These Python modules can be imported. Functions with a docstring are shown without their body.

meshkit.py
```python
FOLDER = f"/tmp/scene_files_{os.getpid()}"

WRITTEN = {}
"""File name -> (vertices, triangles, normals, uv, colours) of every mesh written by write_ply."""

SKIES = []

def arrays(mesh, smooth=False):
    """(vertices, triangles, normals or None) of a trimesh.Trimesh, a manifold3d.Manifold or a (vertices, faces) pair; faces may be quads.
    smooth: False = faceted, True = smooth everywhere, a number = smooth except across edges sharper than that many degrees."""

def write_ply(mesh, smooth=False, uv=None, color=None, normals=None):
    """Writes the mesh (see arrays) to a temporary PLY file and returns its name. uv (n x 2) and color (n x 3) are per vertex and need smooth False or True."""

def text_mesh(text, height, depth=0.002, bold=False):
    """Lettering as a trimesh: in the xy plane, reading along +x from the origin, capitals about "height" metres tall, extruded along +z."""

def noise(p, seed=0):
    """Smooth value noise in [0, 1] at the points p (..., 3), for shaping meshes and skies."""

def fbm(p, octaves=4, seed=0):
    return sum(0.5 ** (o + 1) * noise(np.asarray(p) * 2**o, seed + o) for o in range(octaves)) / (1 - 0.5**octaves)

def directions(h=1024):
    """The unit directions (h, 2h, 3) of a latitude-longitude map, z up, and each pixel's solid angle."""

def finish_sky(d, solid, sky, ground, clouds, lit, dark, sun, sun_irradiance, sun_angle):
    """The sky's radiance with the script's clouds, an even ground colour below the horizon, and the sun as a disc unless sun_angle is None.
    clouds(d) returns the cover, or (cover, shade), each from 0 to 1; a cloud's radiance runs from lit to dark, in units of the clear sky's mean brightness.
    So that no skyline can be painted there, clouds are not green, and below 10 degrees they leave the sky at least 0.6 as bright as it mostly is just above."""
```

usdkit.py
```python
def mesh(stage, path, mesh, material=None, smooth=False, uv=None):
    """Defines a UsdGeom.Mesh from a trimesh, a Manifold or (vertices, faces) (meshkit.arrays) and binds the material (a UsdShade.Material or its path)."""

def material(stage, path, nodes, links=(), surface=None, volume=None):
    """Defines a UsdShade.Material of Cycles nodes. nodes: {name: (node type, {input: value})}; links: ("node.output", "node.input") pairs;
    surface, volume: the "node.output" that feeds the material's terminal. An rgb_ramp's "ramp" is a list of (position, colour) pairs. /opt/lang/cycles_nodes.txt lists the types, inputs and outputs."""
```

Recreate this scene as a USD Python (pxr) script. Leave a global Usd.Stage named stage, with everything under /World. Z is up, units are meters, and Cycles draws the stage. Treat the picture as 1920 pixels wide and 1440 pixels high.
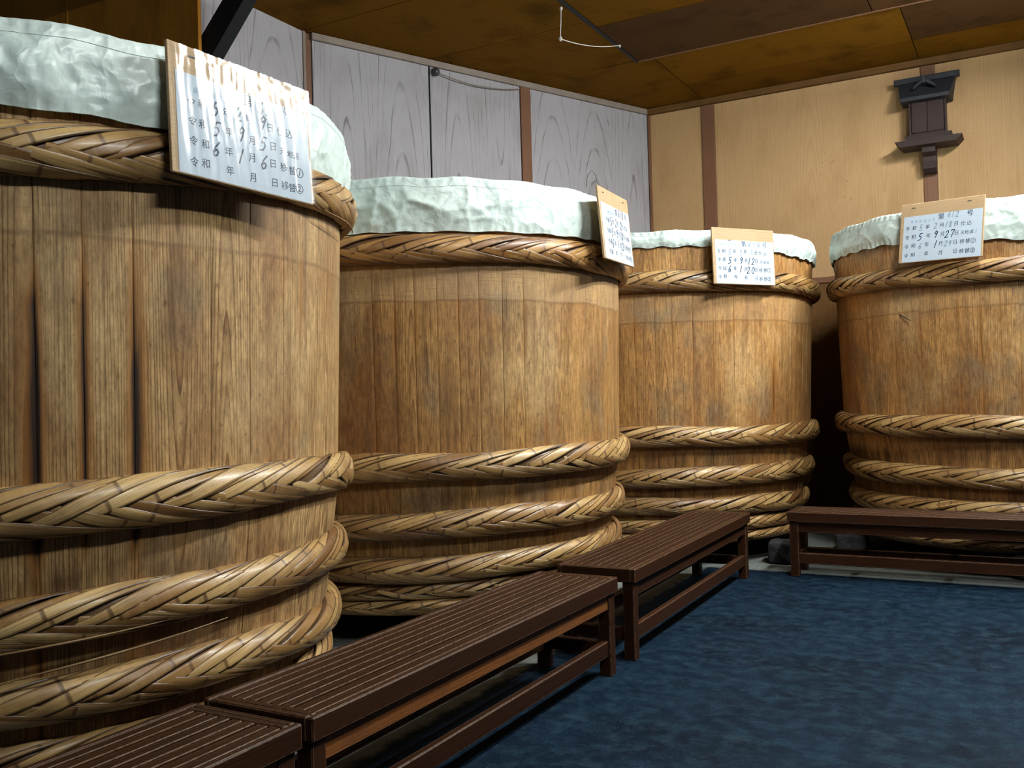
import math, json
import numpy as np, trimesh, usdkit, meshkit
from pxr import Usd, UsdGeom, UsdLux, UsdShade, Gf, Sdf, Vt

stage = Usd.Stage.CreateInMemory()
UsdGeom.SetStageUpAxis(stage, UsdGeom.Tokens.z)
UsdGeom.SetStageMetersPerUnit(stage, 1.0)
W = UsdGeom.Xform.Define(stage, '/World')
stage.SetDefaultPrim(W.GetPrim())
rng = np.random.default_rng(7)
EXPO = -0.7
LAMPS = [(.45, 6.4, 3.95, 1300, 'twin fluorescent ceiling lamp nearest the back wall'), (.30, 4.3, 3.95, 1350, 'twin fluorescent ceiling lamp over the middle of the walkway'), (1.0, 1.0, 3.95, 650, 'twin fluorescent ceiling lamp above the viewer')]
DOME, DOMEC = .02, (.8, .9, 1.0)

# ---------------------------------------------------------------- camera, light, exposure
EYE = np.array([0.0, 0.0, 1.22])
FPX = 1763.3                                   # focal length in pixels of the 1920 x 1440 frame
_p, _r, _y = 0.0122, -0.0279, -0.5105           # pitch, roll, yaw
FWD = np.array([math.sin(_y) * math.cos(_p), math.cos(_y) * math.cos(_p), math.sin(_p)])
_R = np.cross(FWD, [0, 0, 1.0]); _R /= np.linalg.norm(_R); _U = np.cross(_R, FWD)
RIGHT = math.cos(_r) * _R + math.sin(_r) * _U
UP = -math.sin(_r) * _R + math.cos(_r) * _U
cam = UsdGeom.Camera.Define(stage, '/World/camera')
cam.AddTransformOp().Set(Gf.Matrix4d(*RIGHT, 0, *UP, 0, *(-FWD), 0, *EYE, 1))
cam.CreateHorizontalApertureAttr(36.0)
cam.CreateVerticalApertureAttr(27.0)
cam.CreateFocalLengthAttr(FPX / 1920 * 36.0)
cam.CreateClippingRangeAttr(Gf.Vec2f(0.05, 100))
cam.CreateExposureAttr(EXPO)

# the hall is lit by fluorescent fixtures: (x, y, z of the tubes, emission); built as things below
dome = UsdLux.DomeLight.Define(stage, '/World/room_glow')
dome.CreateIntensityAttr(DOME); dome.CreateColorAttr(Gf.Vec3f(*DOMEC))

# ---------------------------------------------------------------- helpers
names = {}
def fresh(parent, name):
    k = names.get((parent, name), 0); names[(parent, name)] = k + 1
    return f'{parent}/{name}' + (f'_{k:03d}' if k else '')

def tag(prim, **kw):
    for k, v in kw.items():
        if v: prim.SetCustomDataByKey(k, v)

class Thing:
    def __init__(self, path, base): self.path, self.base = path, np.asarray(base, float)

def thing(name, label, cat, base=(0, 0, 0), group=None, kind=None):
    p = fresh('/World', name)
    x = UsdGeom.Xform.Define(stage, p); x.AddTranslateOp().Set(Gf.Vec3d(*map(float, base)))
    tag(x.GetPrim(), label=label, category=cat, group=group, kind=kind)
    return Thing(p, base)

V3 = Sdf.ValueTypeNames.Float3Array
def put(name, parent, v, f, mat, smooth=False, label=None, kind=None, **attrs):
    """One mesh; v in world coordinates. attrs: float3 primvars per vertex."""
    v = np.asarray(v, float); f = np.asarray(f, int)
    if f.shape[1] == 4: f = np.vstack([f[:, [0, 1, 2]], f[:, [0, 2, 3]]])
    top = parent is None
    p = fresh('/World' if top else parent.path, name)
    base = np.zeros(3) if top else parent.base
    m = UsdGeom.Mesh.Define(stage, p)
    m.CreatePointsAttr(Vt.Vec3fArray.FromNumpy((v - base).astype(np.float32)))
    m.CreateFaceVertexCountsAttr(Vt.IntArray.FromNumpy(np.full(len(f), 3, np.int32)))
    m.CreateFaceVertexIndicesAttr(Vt.IntArray.FromNumpy(f.astype(np.int32).ravel()))
    m.CreateSubdivisionSchemeAttr('none')
    if smooth:
        n = np.zeros_like(v); c = np.cross(v[f[:, 1]] - v[f[:, 0]], v[f[:, 2]] - v[f[:, 0]])
        for k in range(3): np.add.at(n, f[:, k], c)
        n /= np.maximum(np.linalg.norm(n, axis=1, keepdims=True), 1e-20)
        m.CreateNormalsAttr(Vt.Vec3fArray.FromNumpy(n.astype(np.float32))); m.SetNormalsInterpolation('vertex')
    for k, a in attrs.items():
        UsdGeom.PrimvarsAPI(m).CreatePrimvar(k, V3, 'vertex').Set(Vt.Vec3fArray.FromNumpy(np.ascontiguousarray(np.broadcast_to(np.asarray(a, np.float32), v.shape))))
    UsdShade.MaterialBindingAPI.Apply(m.GetPrim()).Bind(UsdShade.Material.Get(stage, '/World/Looks/' + mat))
    tag(m.GetPrim(), label=label, kind=kind)
    return Thing(p, base)

def join(parts):
    vs, fs, n = [], [], 0
    for v, f in parts:
        vs.append(v); fs.append(np.asarray(f) + n); n += len(v)
    return np.vstack(vs), np.vstack(fs)

_BOXQ = None
def box(lo, hi, bevel=0.0):
    """A box with chamfered edges, (vertices, triangles)."""
    lo, hi = np.minimum(lo, hi).astype(float), np.maximum(lo, hi).astype(float)
    b = min(bevel, 0.45 * float((hi - lo).min()))
    if b <= 0:
        m = trimesh.creation.box(bounds=[lo, hi]); return np.array(m.vertices), np.array(m.faces)
    pts = []
    for s in np.ndindex(2, 2, 2):
        c = np.where(np.array(s) == 1, hi, lo); d = np.where(np.array(s) == 1, -b, b)
        for k in range(3):
            q = c + d; q[k] = c[k]; pts.append(q)
    m = trimesh.convex.convex_hull(np.array(pts)); m.fix_normals()
    return np.array(m.vertices), np.array(m.faces)

def frame(o, x, y, z):
    """Maps local coordinates to the world."""
    A = np.stack([x, y, z], 0)
    return lambda v: np.asarray(v) @ A + o

def wood_attrs(v, axis, seed=None, off=None):
    """Grain coordinates of a solid piece of timber whose grain runs along axis."""
    v = np.asarray(v); a, b = [k for k in range(3) if k != axis]
    r = rng.random(4)
    mid = v.mean(0)
    sl = (r[3] - .5) * .05
    ga = v[:, a] - mid[a] + (r[0] - .5) * .12 + sl * (v[:, axis] - mid[axis]); gb = v[:, b] - mid[b] + (.03 + r[1] * .08)
    s = r[2] if seed is None else seed
    return dict(grain=np.stack([ga, gb, np.full(len(v), s)], 1), uvz=np.stack([v[:, a] + v[:, b], v[:, axis], np.zeros(len(v))], 1))

def timber(name, parent, lo, hi, axis, mat, bevel=.003, label=None, xf=None):
    v, f = box(lo, hi, bevel)
    at = wood_attrs(v, axis)
    return put(name, parent, xf(v) if xf else v, f, mat, label=label, **at)

def tube(points, radius, sides=8):
    P = np.asarray(points, float); n = len(P)
    T = np.gradient(P, axis=0); T /= np.linalg.norm(T, axis=1, keepdims=True)
    ref = np.array([0, 0, 1.0]) if abs(T[0, 2]) < .9 else np.array([1.0, 0, 0])
    A = np.cross(T, ref); A /= np.linalg.norm(A, axis=1, keepdims=True); B = np.cross(T, A)
    t = np.arange(sides) / sides * 2 * np.pi
    r = np.broadcast_to(np.asarray(radius, float), (n,))
    v = P[:, None] + r[:, None, None] * (np.cos(t)[None, :, None] * A[:, None] + np.sin(t)[None, :, None] * B[:, None])
    i = np.arange(n - 1)[:, None] * sides; j = np.arange(sides)[None]; k = (j + 1) % sides
    f = np.stack([i + j, i + k, i + sides + k, i + sides + j], -1).reshape(-1, 4)
    f = np.vstack([f[:, [0, 1, 2]], f[:, [0, 2, 3]]])
    v = v.reshape(-1, 3); c0, c1 = len(v), len(v) + 1
    v = np.vstack([v, P[0], P[-1]])
    jj = np.arange(sides); kk = (jj + 1) % sides
    f = np.vstack([f, np.stack([kk, jj, jj * 0 + c0], 1), np.stack([(n - 1) * sides + jj, (n - 1) * sides + kk, jj * 0 + c1], 1)])
    return v, f

def grid_faces(r, c, closed=False):
    i = np.arange(r - 1)[:, None] * c; j = np.arange(c if closed else c - 1)[None]; k = (j + 1) % c
    q = np.stack([i + j, i + k, i + c + k, i + c + j], -1).reshape(-1, 4)
    return np.vstack([q[:, [0, 1, 2]], q[:, [0, 2, 3]]])

def proj(P):
    q = np.asarray(P) - EYE; z = q @ FWD
    return 960 + FPX * (q @ RIGHT) / z, 720 - FPX * (q @ UP) / z, z

def ray(px, py): return FWD * FPX + RIGHT * (px - 960) - UP * (py - 720)

# ---------------------------------------------------------------- materials
class G:
    def __init__(s): s.nodes, s.links, s.k = {}, [], 0
    def __call__(s, kind, out, **kw):
        s.k += 1; nm = f'n{s.k}'; vals = {}
        for k, v in kw.items():
            if isinstance(v, tuple) and len(v) == 2 and v[0] == '@': s.links.append((v[1], f'{nm}.{k}'))
            else: vals[k] = v
        s.nodes[nm] = (kind, vals)
        s.last = nm
        return ('@', f'{nm}.{out}')
    def m(s, op, a, b=0.0, clamp=False): return s('math', 'value', math_type=op, value1=a, value2=b, use_clamp=clamp)
    def attr(s, name):
        a = s('attribute', 'vector', attribute=name); v = s('separate_xyz', 'x', vector=a); n = s.last
        return ('@', n + '.x'), ('@', n + '.y'), ('@', n + '.z')
    def vec(s, x, y, z): return s('combine_xyz', 'vector', x=x, y=y, z=z)
    def noise(s, vec, scale=1.0, detail=2.0, rough=.5): return s('noise_texture', 'fac', vector=vec, scale=scale, detail=detail, roughness=rough)
    def ramp(s, fac, stops): return s('rgb_ramp', 'color', fac=fac, ramp=stops)
    def mix(s, fac, a, b, kind='mix'): return s('mix', 'color', mix_type=kind, fac=fac, color1=a, color2=b)
    def rng(s, v, a, b, c=0.0, d=1.0): return s('map_range', 'result', value=v, from_min=a, from_max=b, to_min=c, to_max=d, clamp=True)
    def done(s, name, surf):
        usdkit.material(stage, '/World/Looks/' + name, s.nodes, s.links, surface=surf[1])

def wood(name, light, dark, spacing=.0085, contrast=.75, rough=.55, tone=.25, blot=.5, blot_col=(.1, .05, .02), fibre=.35, stain=False, spec=.35, bump=.25, wear=None, coat=0.0, blot_scale=(1.6, 1.6, .7), ringpow=2.2, jitter=.016, brk=0.0, specks=None):
    g = G()
    a, b, seed = g.attr('grain'); u, z, st = g.attr('uvz')
    d = g.noise(g.vec(g.m('multiply', a, 16.0), g.m('multiply', z, 1.3), g.m('multiply', seed, 53.0)), detail=2.0)
    a2 = g.m('add', a, g.m('multiply', g.m('subtract', d, .5), jitter))
    r = g.m('sqrt', g.m('add', g.m('multiply', a2, a2), g.m('multiply', b, b)))
    t = g.m('divide', r, spacing)
    t = g.m('add', t, g.m('multiply', g.noise(g.vec(g.m('multiply', t, .35), seed, 0.0), detail=1.0), 2.2))
    fr = g.m('fraction', t)
    ring = g.m('multiply', g.rng(fr, .25, .86), g.rng(fr, 1.0, .93))
    ring = g.m('power', ring, ringpow)
    if brk: ring = g.m('multiply', ring, g.rng(g.noise(g.vec(g.m('multiply', u, 11.0), g.m('multiply', z, 2.2), g.m('multiply', seed, 5.0)), detail=3.0), .40, .62, 1.0 - brk, 1.0))
    fib = g.noise(g.vec(g.m('multiply', u, 420.0), g.m('multiply', z, 7.0), g.m('multiply', seed, 31.0)), detail=3.0, rough=.6)
    fac = g.m('multiply', ring, g.m('multiply', g.m('add', fib, .35), contrast), clamp=True)
    col = g.mix(fac, light, dark)
    col = g.mix(g.m('multiply', g.rng(fib, .45, .75), fibre), col, dark)
    wn = g('white_noise_texture', 'value', vector=g.vec(seed, g.m('multiply', seed, 7.3), .5))
    bright = g.m('add', 1.0 - tone * .5, g.m('multiply', wn, tone))
    col = g.mix(1.0, col, g.vec(bright, g.m('power', bright, 1.15), g.m('power', bright, 1.35)), 'multiply')
    pos = g('geometry', 'position')
    pv = g('mapping', 'vector', vector=pos, scale=blot_scale)
    bl = g.noise(pv, scale=2.0, detail=5.0, rough=.62)
    col = g.mix(g.m('multiply', g.rng(bl, .5, .74), blot), col, blot_col)
    if specks:
        sk = g.noise(pos, scale=34.0, detail=4.0, rough=.7); sk2 = g.noise(pos, scale=2.3, detail=3.0)
        col = g.mix(g.m('multiply', g.rng(g.m('add', sk, g.m('multiply', g.rng(sk2, .5, .72), .10)), .70, .76), .8), col, specks)
    if stain:
        band, low_dark, _ = g.attr('mark')
        # warm and greyish drifts of tone, cloudy mottling
        dr = g.noise(g('mapping', 'vector', vector=pos, scale=(3.2, 3.2, 1.5)), scale=1.0, detail=3.0, rough=.65)
        col = g.mix(g.m('multiply', g.rng(dr, .45, .64), .7), col, (.25, .112, .036))
        lt = g.noise(g('mapping', 'vector', vector=pos, scale=(2.2, 2.2, 1.2), location=(4., 9., 2.)), scale=1.0, detail=3.0, rough=.6)
        col = g.mix(g.m('multiply', g.rng(lt, .54, .70), .38), col, (.60, .43, .22))
        gy = g.noise(g('mapping', 'vector', vector=pos, scale=(2.6, 2.6, 1.9), location=(7., 3., 1.)), scale=1.0, detail=3.0, rough=.6)
        col = g.mix(g.m('multiply', g.rng(gy, .54, .68), .55), col, (.17, .14, .09))
        mo = g.noise(g.vec(g.m('multiply', u, 60.0), g.m('multiply', z, 17.0), g.m('multiply', seed, 3.0)), detail=3.0, rough=.72)
        col = g.mix(1.0, col, g.vec(g.rng(mo, .3, .7, .60, 1.26), g.rng(mo, .3, .7, .57, 1.27), g.rng(mo, .3, .7, .52, 1.28)), 'multiply')
        # speckle of small dark marks, fine horizontal scratches on the band where a hoop used to sit
        sp = g.noise(g.vec(g.m('multiply', u, 46.0), g.m('multiply', z, 22.0), 3.0), detail=3.0, rough=.6)
        col = g.mix(g.m('multiply', g.rng(sp, .62, .72), .6), col, (.08, .038, .014))
        streak = g.noise(g.vec(g.m('multiply', u, 28.0), g.m('multiply', z, 1.5), g.m('multiply', seed, 9.0)), detail=3.0)
        col = g.mix(g.m('multiply', g.rng(streak, .52, .74), .62), col, (.105, .045, .014))
        sc = g.noise(g.vec(g.m('multiply', u, 5.0), g.m('multiply', z, 130.0), seed), detail=3.0, rough=.65)
        edge = g.m('add', z, g.m('multiply', g.m('subtract', g.noise(g.vec(g.m('multiply', u, 3.0), 0.0, seed), detail=3.0), .5), .05))
        band = g.m('multiply', band, g.rng(edge, 1.690, 1.697))
        col = g.mix(g.m('multiply', band, .30), col, (.47, .33, .18))
        ln = g.m('multiply', g.rng(edge, 1.680, 1.688), g.rng(edge, 1.702, 1.695))
        col = g.mix(g.m('multiply', ln, g.m('multiply', g.rng(mo, .35, .6), .55)), col, (.10, .05, .02))
        col = g.mix(g.m('multiply', band, g.m('multiply', g.rng(sc, .56, .68), .55)), col, (.16, .085, .04))
        wn2 = g.m('add', low_dark, g.m('multiply', g.m('subtract', g.noise(g.vec(g.m('multiply', u, 22.0), g.m('multiply', z, 2.2), g.m('multiply', seed, 5.0)), detail=4.0), .5), 1.1))
        ck = g.noise(g.vec(g.m('multiply', u, 150.0), g.m('multiply', z, 2.6), g.m('multiply', seed, 21.0)), detail=2.0, rough=.5)
        col = g.mix(g.m('multiply', g.rng(ck, .70, .76), .75), col, (.05, .022, .008))
        col = g.mix(g.m('multiply', g.m('multiply', g.rng(wn2, .35, .8), g.rng(low_dark, 0.0, .25)), .85), col, (.055, .024, .008))
        jit = g.m('multiply', g.m('subtract', g.noise(g.vec(g.m('multiply', u, 30.0), g.m('multiply', z, 3.0), seed), detail=3.0), .5), .5)
        s2 = g.m('multiply', g.m('add', st, jit), g.rng(st, .0, .12))
        col = g.mix(g.m('multiply', g.rng(s2, .15, .6), .8), col, (.27, .105, .018))
        col = g.mix(g.rng(s2, .55, .85), col, (.022, .009, .004))
    if wear:
        bv = g('bevel', 'bevel', samples=4, radius=.005)
        nn = g('geometry', 'normal')
        dt = g('vector_math', 'value', math_type='dot_product', vector1=bv, vector2=nn)
        wnz = g.noise(g('geometry', 'position'), scale=60.0, detail=3.0)
        e = g.m('multiply', g.rng(dt, .985, .90), g.rng(wnz, .32, .54))
        col = g.mix(g.m('multiply', e, .92), col, wear)
        sp = g.noise(g('geometry', 'position'), scale=170.0, detail=3.0, rough=.7)
        col = g.mix(g.m('multiply', g.rng(sp, .64, .74), .4), col, wear)
    bh = g.m('add', g.m('multiply', ring, -.6), g.m('multiply', fib, .5))
    nb = g('bump', 'normal', height=bh, strength=bump, distance=.002)
    rr = g.m('add', rough - .08, g.m('multiply', bl, .2))
    s = g('principled_bsdf', 'BSDF', base_color=col, roughness=rr, specular_ior_level=spec, normal=nb, coat_weight=coat, coat_roughness=.25)
    g.done(name, s)

def plain(name, col, rough=.5, spec=.4, var=0.0, scale=20.0, col2=None, bump=0.0, coat=0.0, metallic=0.0):
    g = G(); kw = {}
    pos = g('geometry', 'position')
    n = g.noise(pos, scale=scale, detail=5.0, rough=.65)
    c = g.mix(g.rng(n, .35, .7), col, col2) if col2 else col
    if bump: kw['normal'] = g('bump', 'normal', height=n, strength=bump, distance=.01)
    s = g('principled_bsdf', 'BSDF', base_color=c, roughness=rough, specular_ior_level=spec, coat_weight=coat, metallic=metallic, **kw)
    g.done(name, s)

UsdGeom.Scope.Define(stage, '/World/Looks')

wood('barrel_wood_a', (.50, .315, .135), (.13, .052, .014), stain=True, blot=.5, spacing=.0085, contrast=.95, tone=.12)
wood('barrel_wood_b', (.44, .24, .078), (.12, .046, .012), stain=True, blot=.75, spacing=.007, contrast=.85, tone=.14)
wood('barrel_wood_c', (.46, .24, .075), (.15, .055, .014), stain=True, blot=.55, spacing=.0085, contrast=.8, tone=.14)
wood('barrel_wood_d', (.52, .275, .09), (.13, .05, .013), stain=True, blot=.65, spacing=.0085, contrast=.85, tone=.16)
wood('bleached_ply', (.35, .325, .345), (.10, .082, .078), spacing=.042, contrast=.75, brk=.9, tone=.08, blot=.45, blot_col=(.20, .17, .17), fibre=.25, spec=.2, rough=.7, ringpow=16.0, jitter=.05)
wood('yellow_ply', (.44, .265, .125), (.30, .17, .068), spacing=.02, contrast=.35, tone=.1, blot=.45, blot_col=(.28, .145, .05), fibre=.35, spec=.25, rough=.6, specks=(.13, .06, .02))
wood('brown_ply', (.50, .20, .018), (.28, .105, .008), spacing=.02, contrast=.4, tone=.1, blot=.5, blot_col=(.06, .028, .01), spec=.2, rough=.65)
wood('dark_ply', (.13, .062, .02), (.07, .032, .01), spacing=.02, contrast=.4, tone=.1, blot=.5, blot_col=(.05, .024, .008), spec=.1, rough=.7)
wood('ceiling_ply', (.155, .062, .004), (.085, .031, .002), spacing=.03, contrast=.35, tone=.25, blot=.8, blot_col=(.045, .018, .002), fibre=.3, spec=.04, rough=.75, blot_scale=(1.2, 1.2, 1.2))
wood('dark_ceiling_ply', (.078, .034, .012), (.038, .016, .006), spacing=.03, contrast=.4, tone=.15, blot=.7, blot_col=(.022, .01, .004), spec=.05, rough=.75)
wood('post_wood', (.17, .075, .038), (.09, .036, .018), spacing=.01, contrast=.5, tone=.2, blot=.3, spec=.3)
wood('grey_trim', (.24, .19, .16), (.12, .085, .06), spacing=.012, contrast=.5, tone=.15, blot=.4, spec=.2)
wood('dark_timber', (.012, .011, .013), (.006, .006, .007), tone=.2, blot=.2, blot_col=(.006, .005, .005), spec=.2)
wood('bench_wood', (.032, .0115, .0045), (.011, .004, .0018), spacing=.008, contrast=.6, tone=.45, blot=.4, blot_col=(.02, .009, .006), spec=.12, rough=.42, wear=(.22, .12, .07), bump=.35)
wood('bench_wood_orange', (.17, .055, .010), (.07, .02, .004), spacing=.008, contrast=.6, tone=.3, blot=.4, blot_col=(.03, .012, .006), spec=.35, rough=.5, wear=(.27, .15, .08))
wood('shrine_wood', (.032, .015, .013), (.013, .006, .006), spacing=.006, contrast=.6, tone=.3, blot=.3, blot_col=(.02, .011, .01), spec=.3, rough=.6)
wood('shrine_roof', (.020, .022, .029), (.010, .010, .013), spacing=.006, contrast=.5, tone=.2, blot=.3, blot_col=(.02, .02, .024), spec=.35, rough=.55)
wood('board_wood', (.47, .32, .18), (.36, .22, .11), spacing=.012, contrast=.4, tone=.15, blot=.2, blot_col=(.3, .18, .09), spec=.25)

# bamboo of the braided hoops: streaks along the strip, dark node rings, browner cut edges
def bamboo(name, tint):
    g = G(); s_, q, seed = g.attr('bam')
    wn = g('white_noise_texture', 'value', vector=g.vec(seed, g.m('multiply', seed, 3.1), .2))
    base = g.ramp(wn, [(0, (.15, .066, .018)), (.22, (.30, .155, .047)), (.55, (.44, .265, .092)), (1, (.60, .405, .175))])
    base = g.mix(1.0, base, tint, 'multiply')
    n = g.noise(g.vec(g.m('multiply', s_, 3.0), g.m('multiply', q, 15.0), g.m('multiply', seed, 17.0)), detail=4.0, rough=.6)
    col = g.mix(g.m('multiply', g.rng(n, .48, .70), .75), base, (.14, .062, .02))
    bl = g.noise(g('geometry', 'position'), scale=7.0, detail=4.0)
    col = g.mix(g.m('multiply', g.rng(bl, .50, .68), .55), col, (.17, .08, .028))
    fr = g.m('fraction', g.m('divide', s_, .31))
    line = g.m('multiply', g.rng(fr, .0, .012), g.rng(fr, .05, .03))
    halo = g.rng(g.m('absolute', g.m('subtract', fr, .03)), .11, .0)
    col = g.mix(g.m('multiply', halo, .35), col, (.24, .12, .05))
    col = g.mix(g.m('multiply', line, .72), col, (.075, .032, .012))
    ed = g.rng(g.m('absolute', q), .36, .48)
    col = g.mix(g.m('multiply', ed, .85), col, (.06, .026, .01))
    nb = g('bump', 'normal', height=g.m('add', n, g.m('multiply', line, 1.0)), strength=.25, distance=.002)
    rr = g.m('add', .30, g.m('multiply', bl, .25))
    g.done(name, g('principled_bsdf', 'BSDF', base_color=col, roughness=rr, specular_ior_level=.5, normal=nb, coat_weight=.12, coat_roughness=.2))
bamboo('bamboo', (1, 1, 1)); bamboo('bamboo_brown', (.88, .74, .60)); bamboo('bamboo_grey', (.95, .94, .94))
plain('hoop_core', (.05, .024, .01), rough=.8, spec=.2)

# crinkled pale green-white vinyl of the covers
g = G(); pos = g('geometry', 'position')
n = g.noise(pos, scale=9.0, detail=6.0, rough=.6)
n2 = g.noise(pos, scale=2.6, detail=3.0)
col = g.mix(g.rng(n2, .4, .65), (.54, .635, .60), (.59, .67, .63))
dv = g('noise_texture', 'color', vector=pos, scale=5.0, detail=3.0)
wp = g('vector_math', 'vector', math_type='multiply_add', vector1=dv, vector2=(.22, .22, .22), vector3=pos)
c1 = g('voronoi_texture', 'distance', vector=g('mapping', 'vector', vector=wp, scale=(1., 1., .8)), scale=4.6)
c2 = g('voronoi_texture', 'distance', vector=wp, scale=13.0); c3 = g('voronoi_texture', 'distance', vector=wp, scale=41.0)
h = g.m('add', c1, g.m('add', g.m('multiply', c2, .22), g.m('multiply', c3, .04)))
nb = g('bump', 'normal', height=h, strength=.42, distance=.05)
g.done('vinyl', g('principled_bsdf', 'BSDF', base_color=col, roughness=.34, specular_ior_level=.45, normal=nb))
plain('vinyl_seam', (.60, .69, .64), rough=.5)

# floor: dark blue painted concrete in the walkway, bare grey concrete under the barrels
g = G(); pos = g('geometry', 'position'); xs = g('separate_xyz', 'x', vector=pos); nn_ = g.last
px_, py_ = ('@', nn_ + '.x'), ('@', nn_ + '.y')
n1 = g.noise(pos, scale=1.7, detail=7.0, rough=.62); n2 = g.noise(pos, scale=13.0, detail=6.0, rough=.7); n3 = g.noise(pos, scale=90.0, detail=3.0, rough=.7)
paint = g.mix(g.rng(n1, .3, .7), (.0015, .005, .0115), (.0055, .0165, .033))
paint = g.mix(g.m('multiply', g.rng(n2, .44, .68), .65), paint, (.019, .043, .068))
paint = g.mix(g.m('multiply', g.rng(n3, .46, .66), .65), paint, (.001, .0028, .006))
st = g.noise(g('mapping', 'vector', vector=pos, scale=(4., 9., 1.), rotation=(0., 0., .5)), scale=1.0, detail=8.0, rough=.75)
paint = g.mix(g.m('multiply', g.rng(st, .56, .68), .28), paint, (.045, .07, .09))
bare = g.mix(g.rng(n2, .35, .7), (.20, .215, .195), (.13, .145, .14))
bare = g.mix(g.m('multiply', g.rng(n1, .5, .75), .6), bare, (.08, .085, .08))
jx = g.m('multiply', g.m('subtract', n2, .5), .10)
mk = g.m('multiply', g.rng(g.m('add', px_, jx), -2.06, -2.02), g.rng(g.m('add', py_, jx), 6.36, 6.30))
col = g.mix(mk, bare, paint)
nb = g('bump', 'normal', height=g.m('add', n2, g.m('multiply', n3, .5)), strength=.3, distance=.006)
g.done('floor_paint', g('principled_bsdf', 'BSDF', base_color=col, roughness=g.m('add', .45, g.m('multiply', n2, .35)), specular_ior_level=.05, normal=nb))

plain('stone', (.014, .014, .016), rough=.85, spec=.2, scale=16.0, col2=(.045, .043, .045), bump=1.0)
plain('paper', (.50, .57, .66), rough=.6, spec=.3)
plain('ink', (.004, .03, .08), rough=.6); plain('pencil', (.10, .19, .29), rough=.6); plain('pale_ink', (.25, .40, .52), rough=.6)
plain('metal_dark', (.03, .03, .032), rough=.45, spec=.5); plain('ceramic', (.45, .42, .38), rough=.35); plain('cord', (.55, .52, .46), rough=.7)
g = G()
gl = g('glossy_bsdf', 'BSDF', color=(1., 1., 1.), roughness=.07); tr = g('transparent_bsdf', 'BSDF', color=(.97, .98, .98))
fc = g('layer_weight', 'facing', blend=.5)
g.done('clear_film', g('mix_closure', 'closure', fac=g.m('add', .022, g.m('multiply', g.m('power', fc, 4.0), .5)), closure1=tr, closure2=gl))
g = G()
gl = g('glossy_bsdf', 'BSDF', color=(1., 1., 1.), roughness=.13); tr = g('transparent_bsdf', 'BSDF', color=(.97, .98, .98))
g.done('glossy_film', g('mix_closure', 'closure', fac=.15, closure1=tr, closure2=gl))

# ---------------------------------------------------------------- the room
H = 4.103                                                   # ceiling height
CORNER = np.array([-3.414, 9.10, 0]); BEND = np.array([-4.897, 5.668, 0])
put('floor', None, *box((-9, -2.5, -.10), (5, 9.3, 0)), 'floor_paint', kind='structure', label='dark blue painted concrete floor, bare grey under the barrels')

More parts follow.
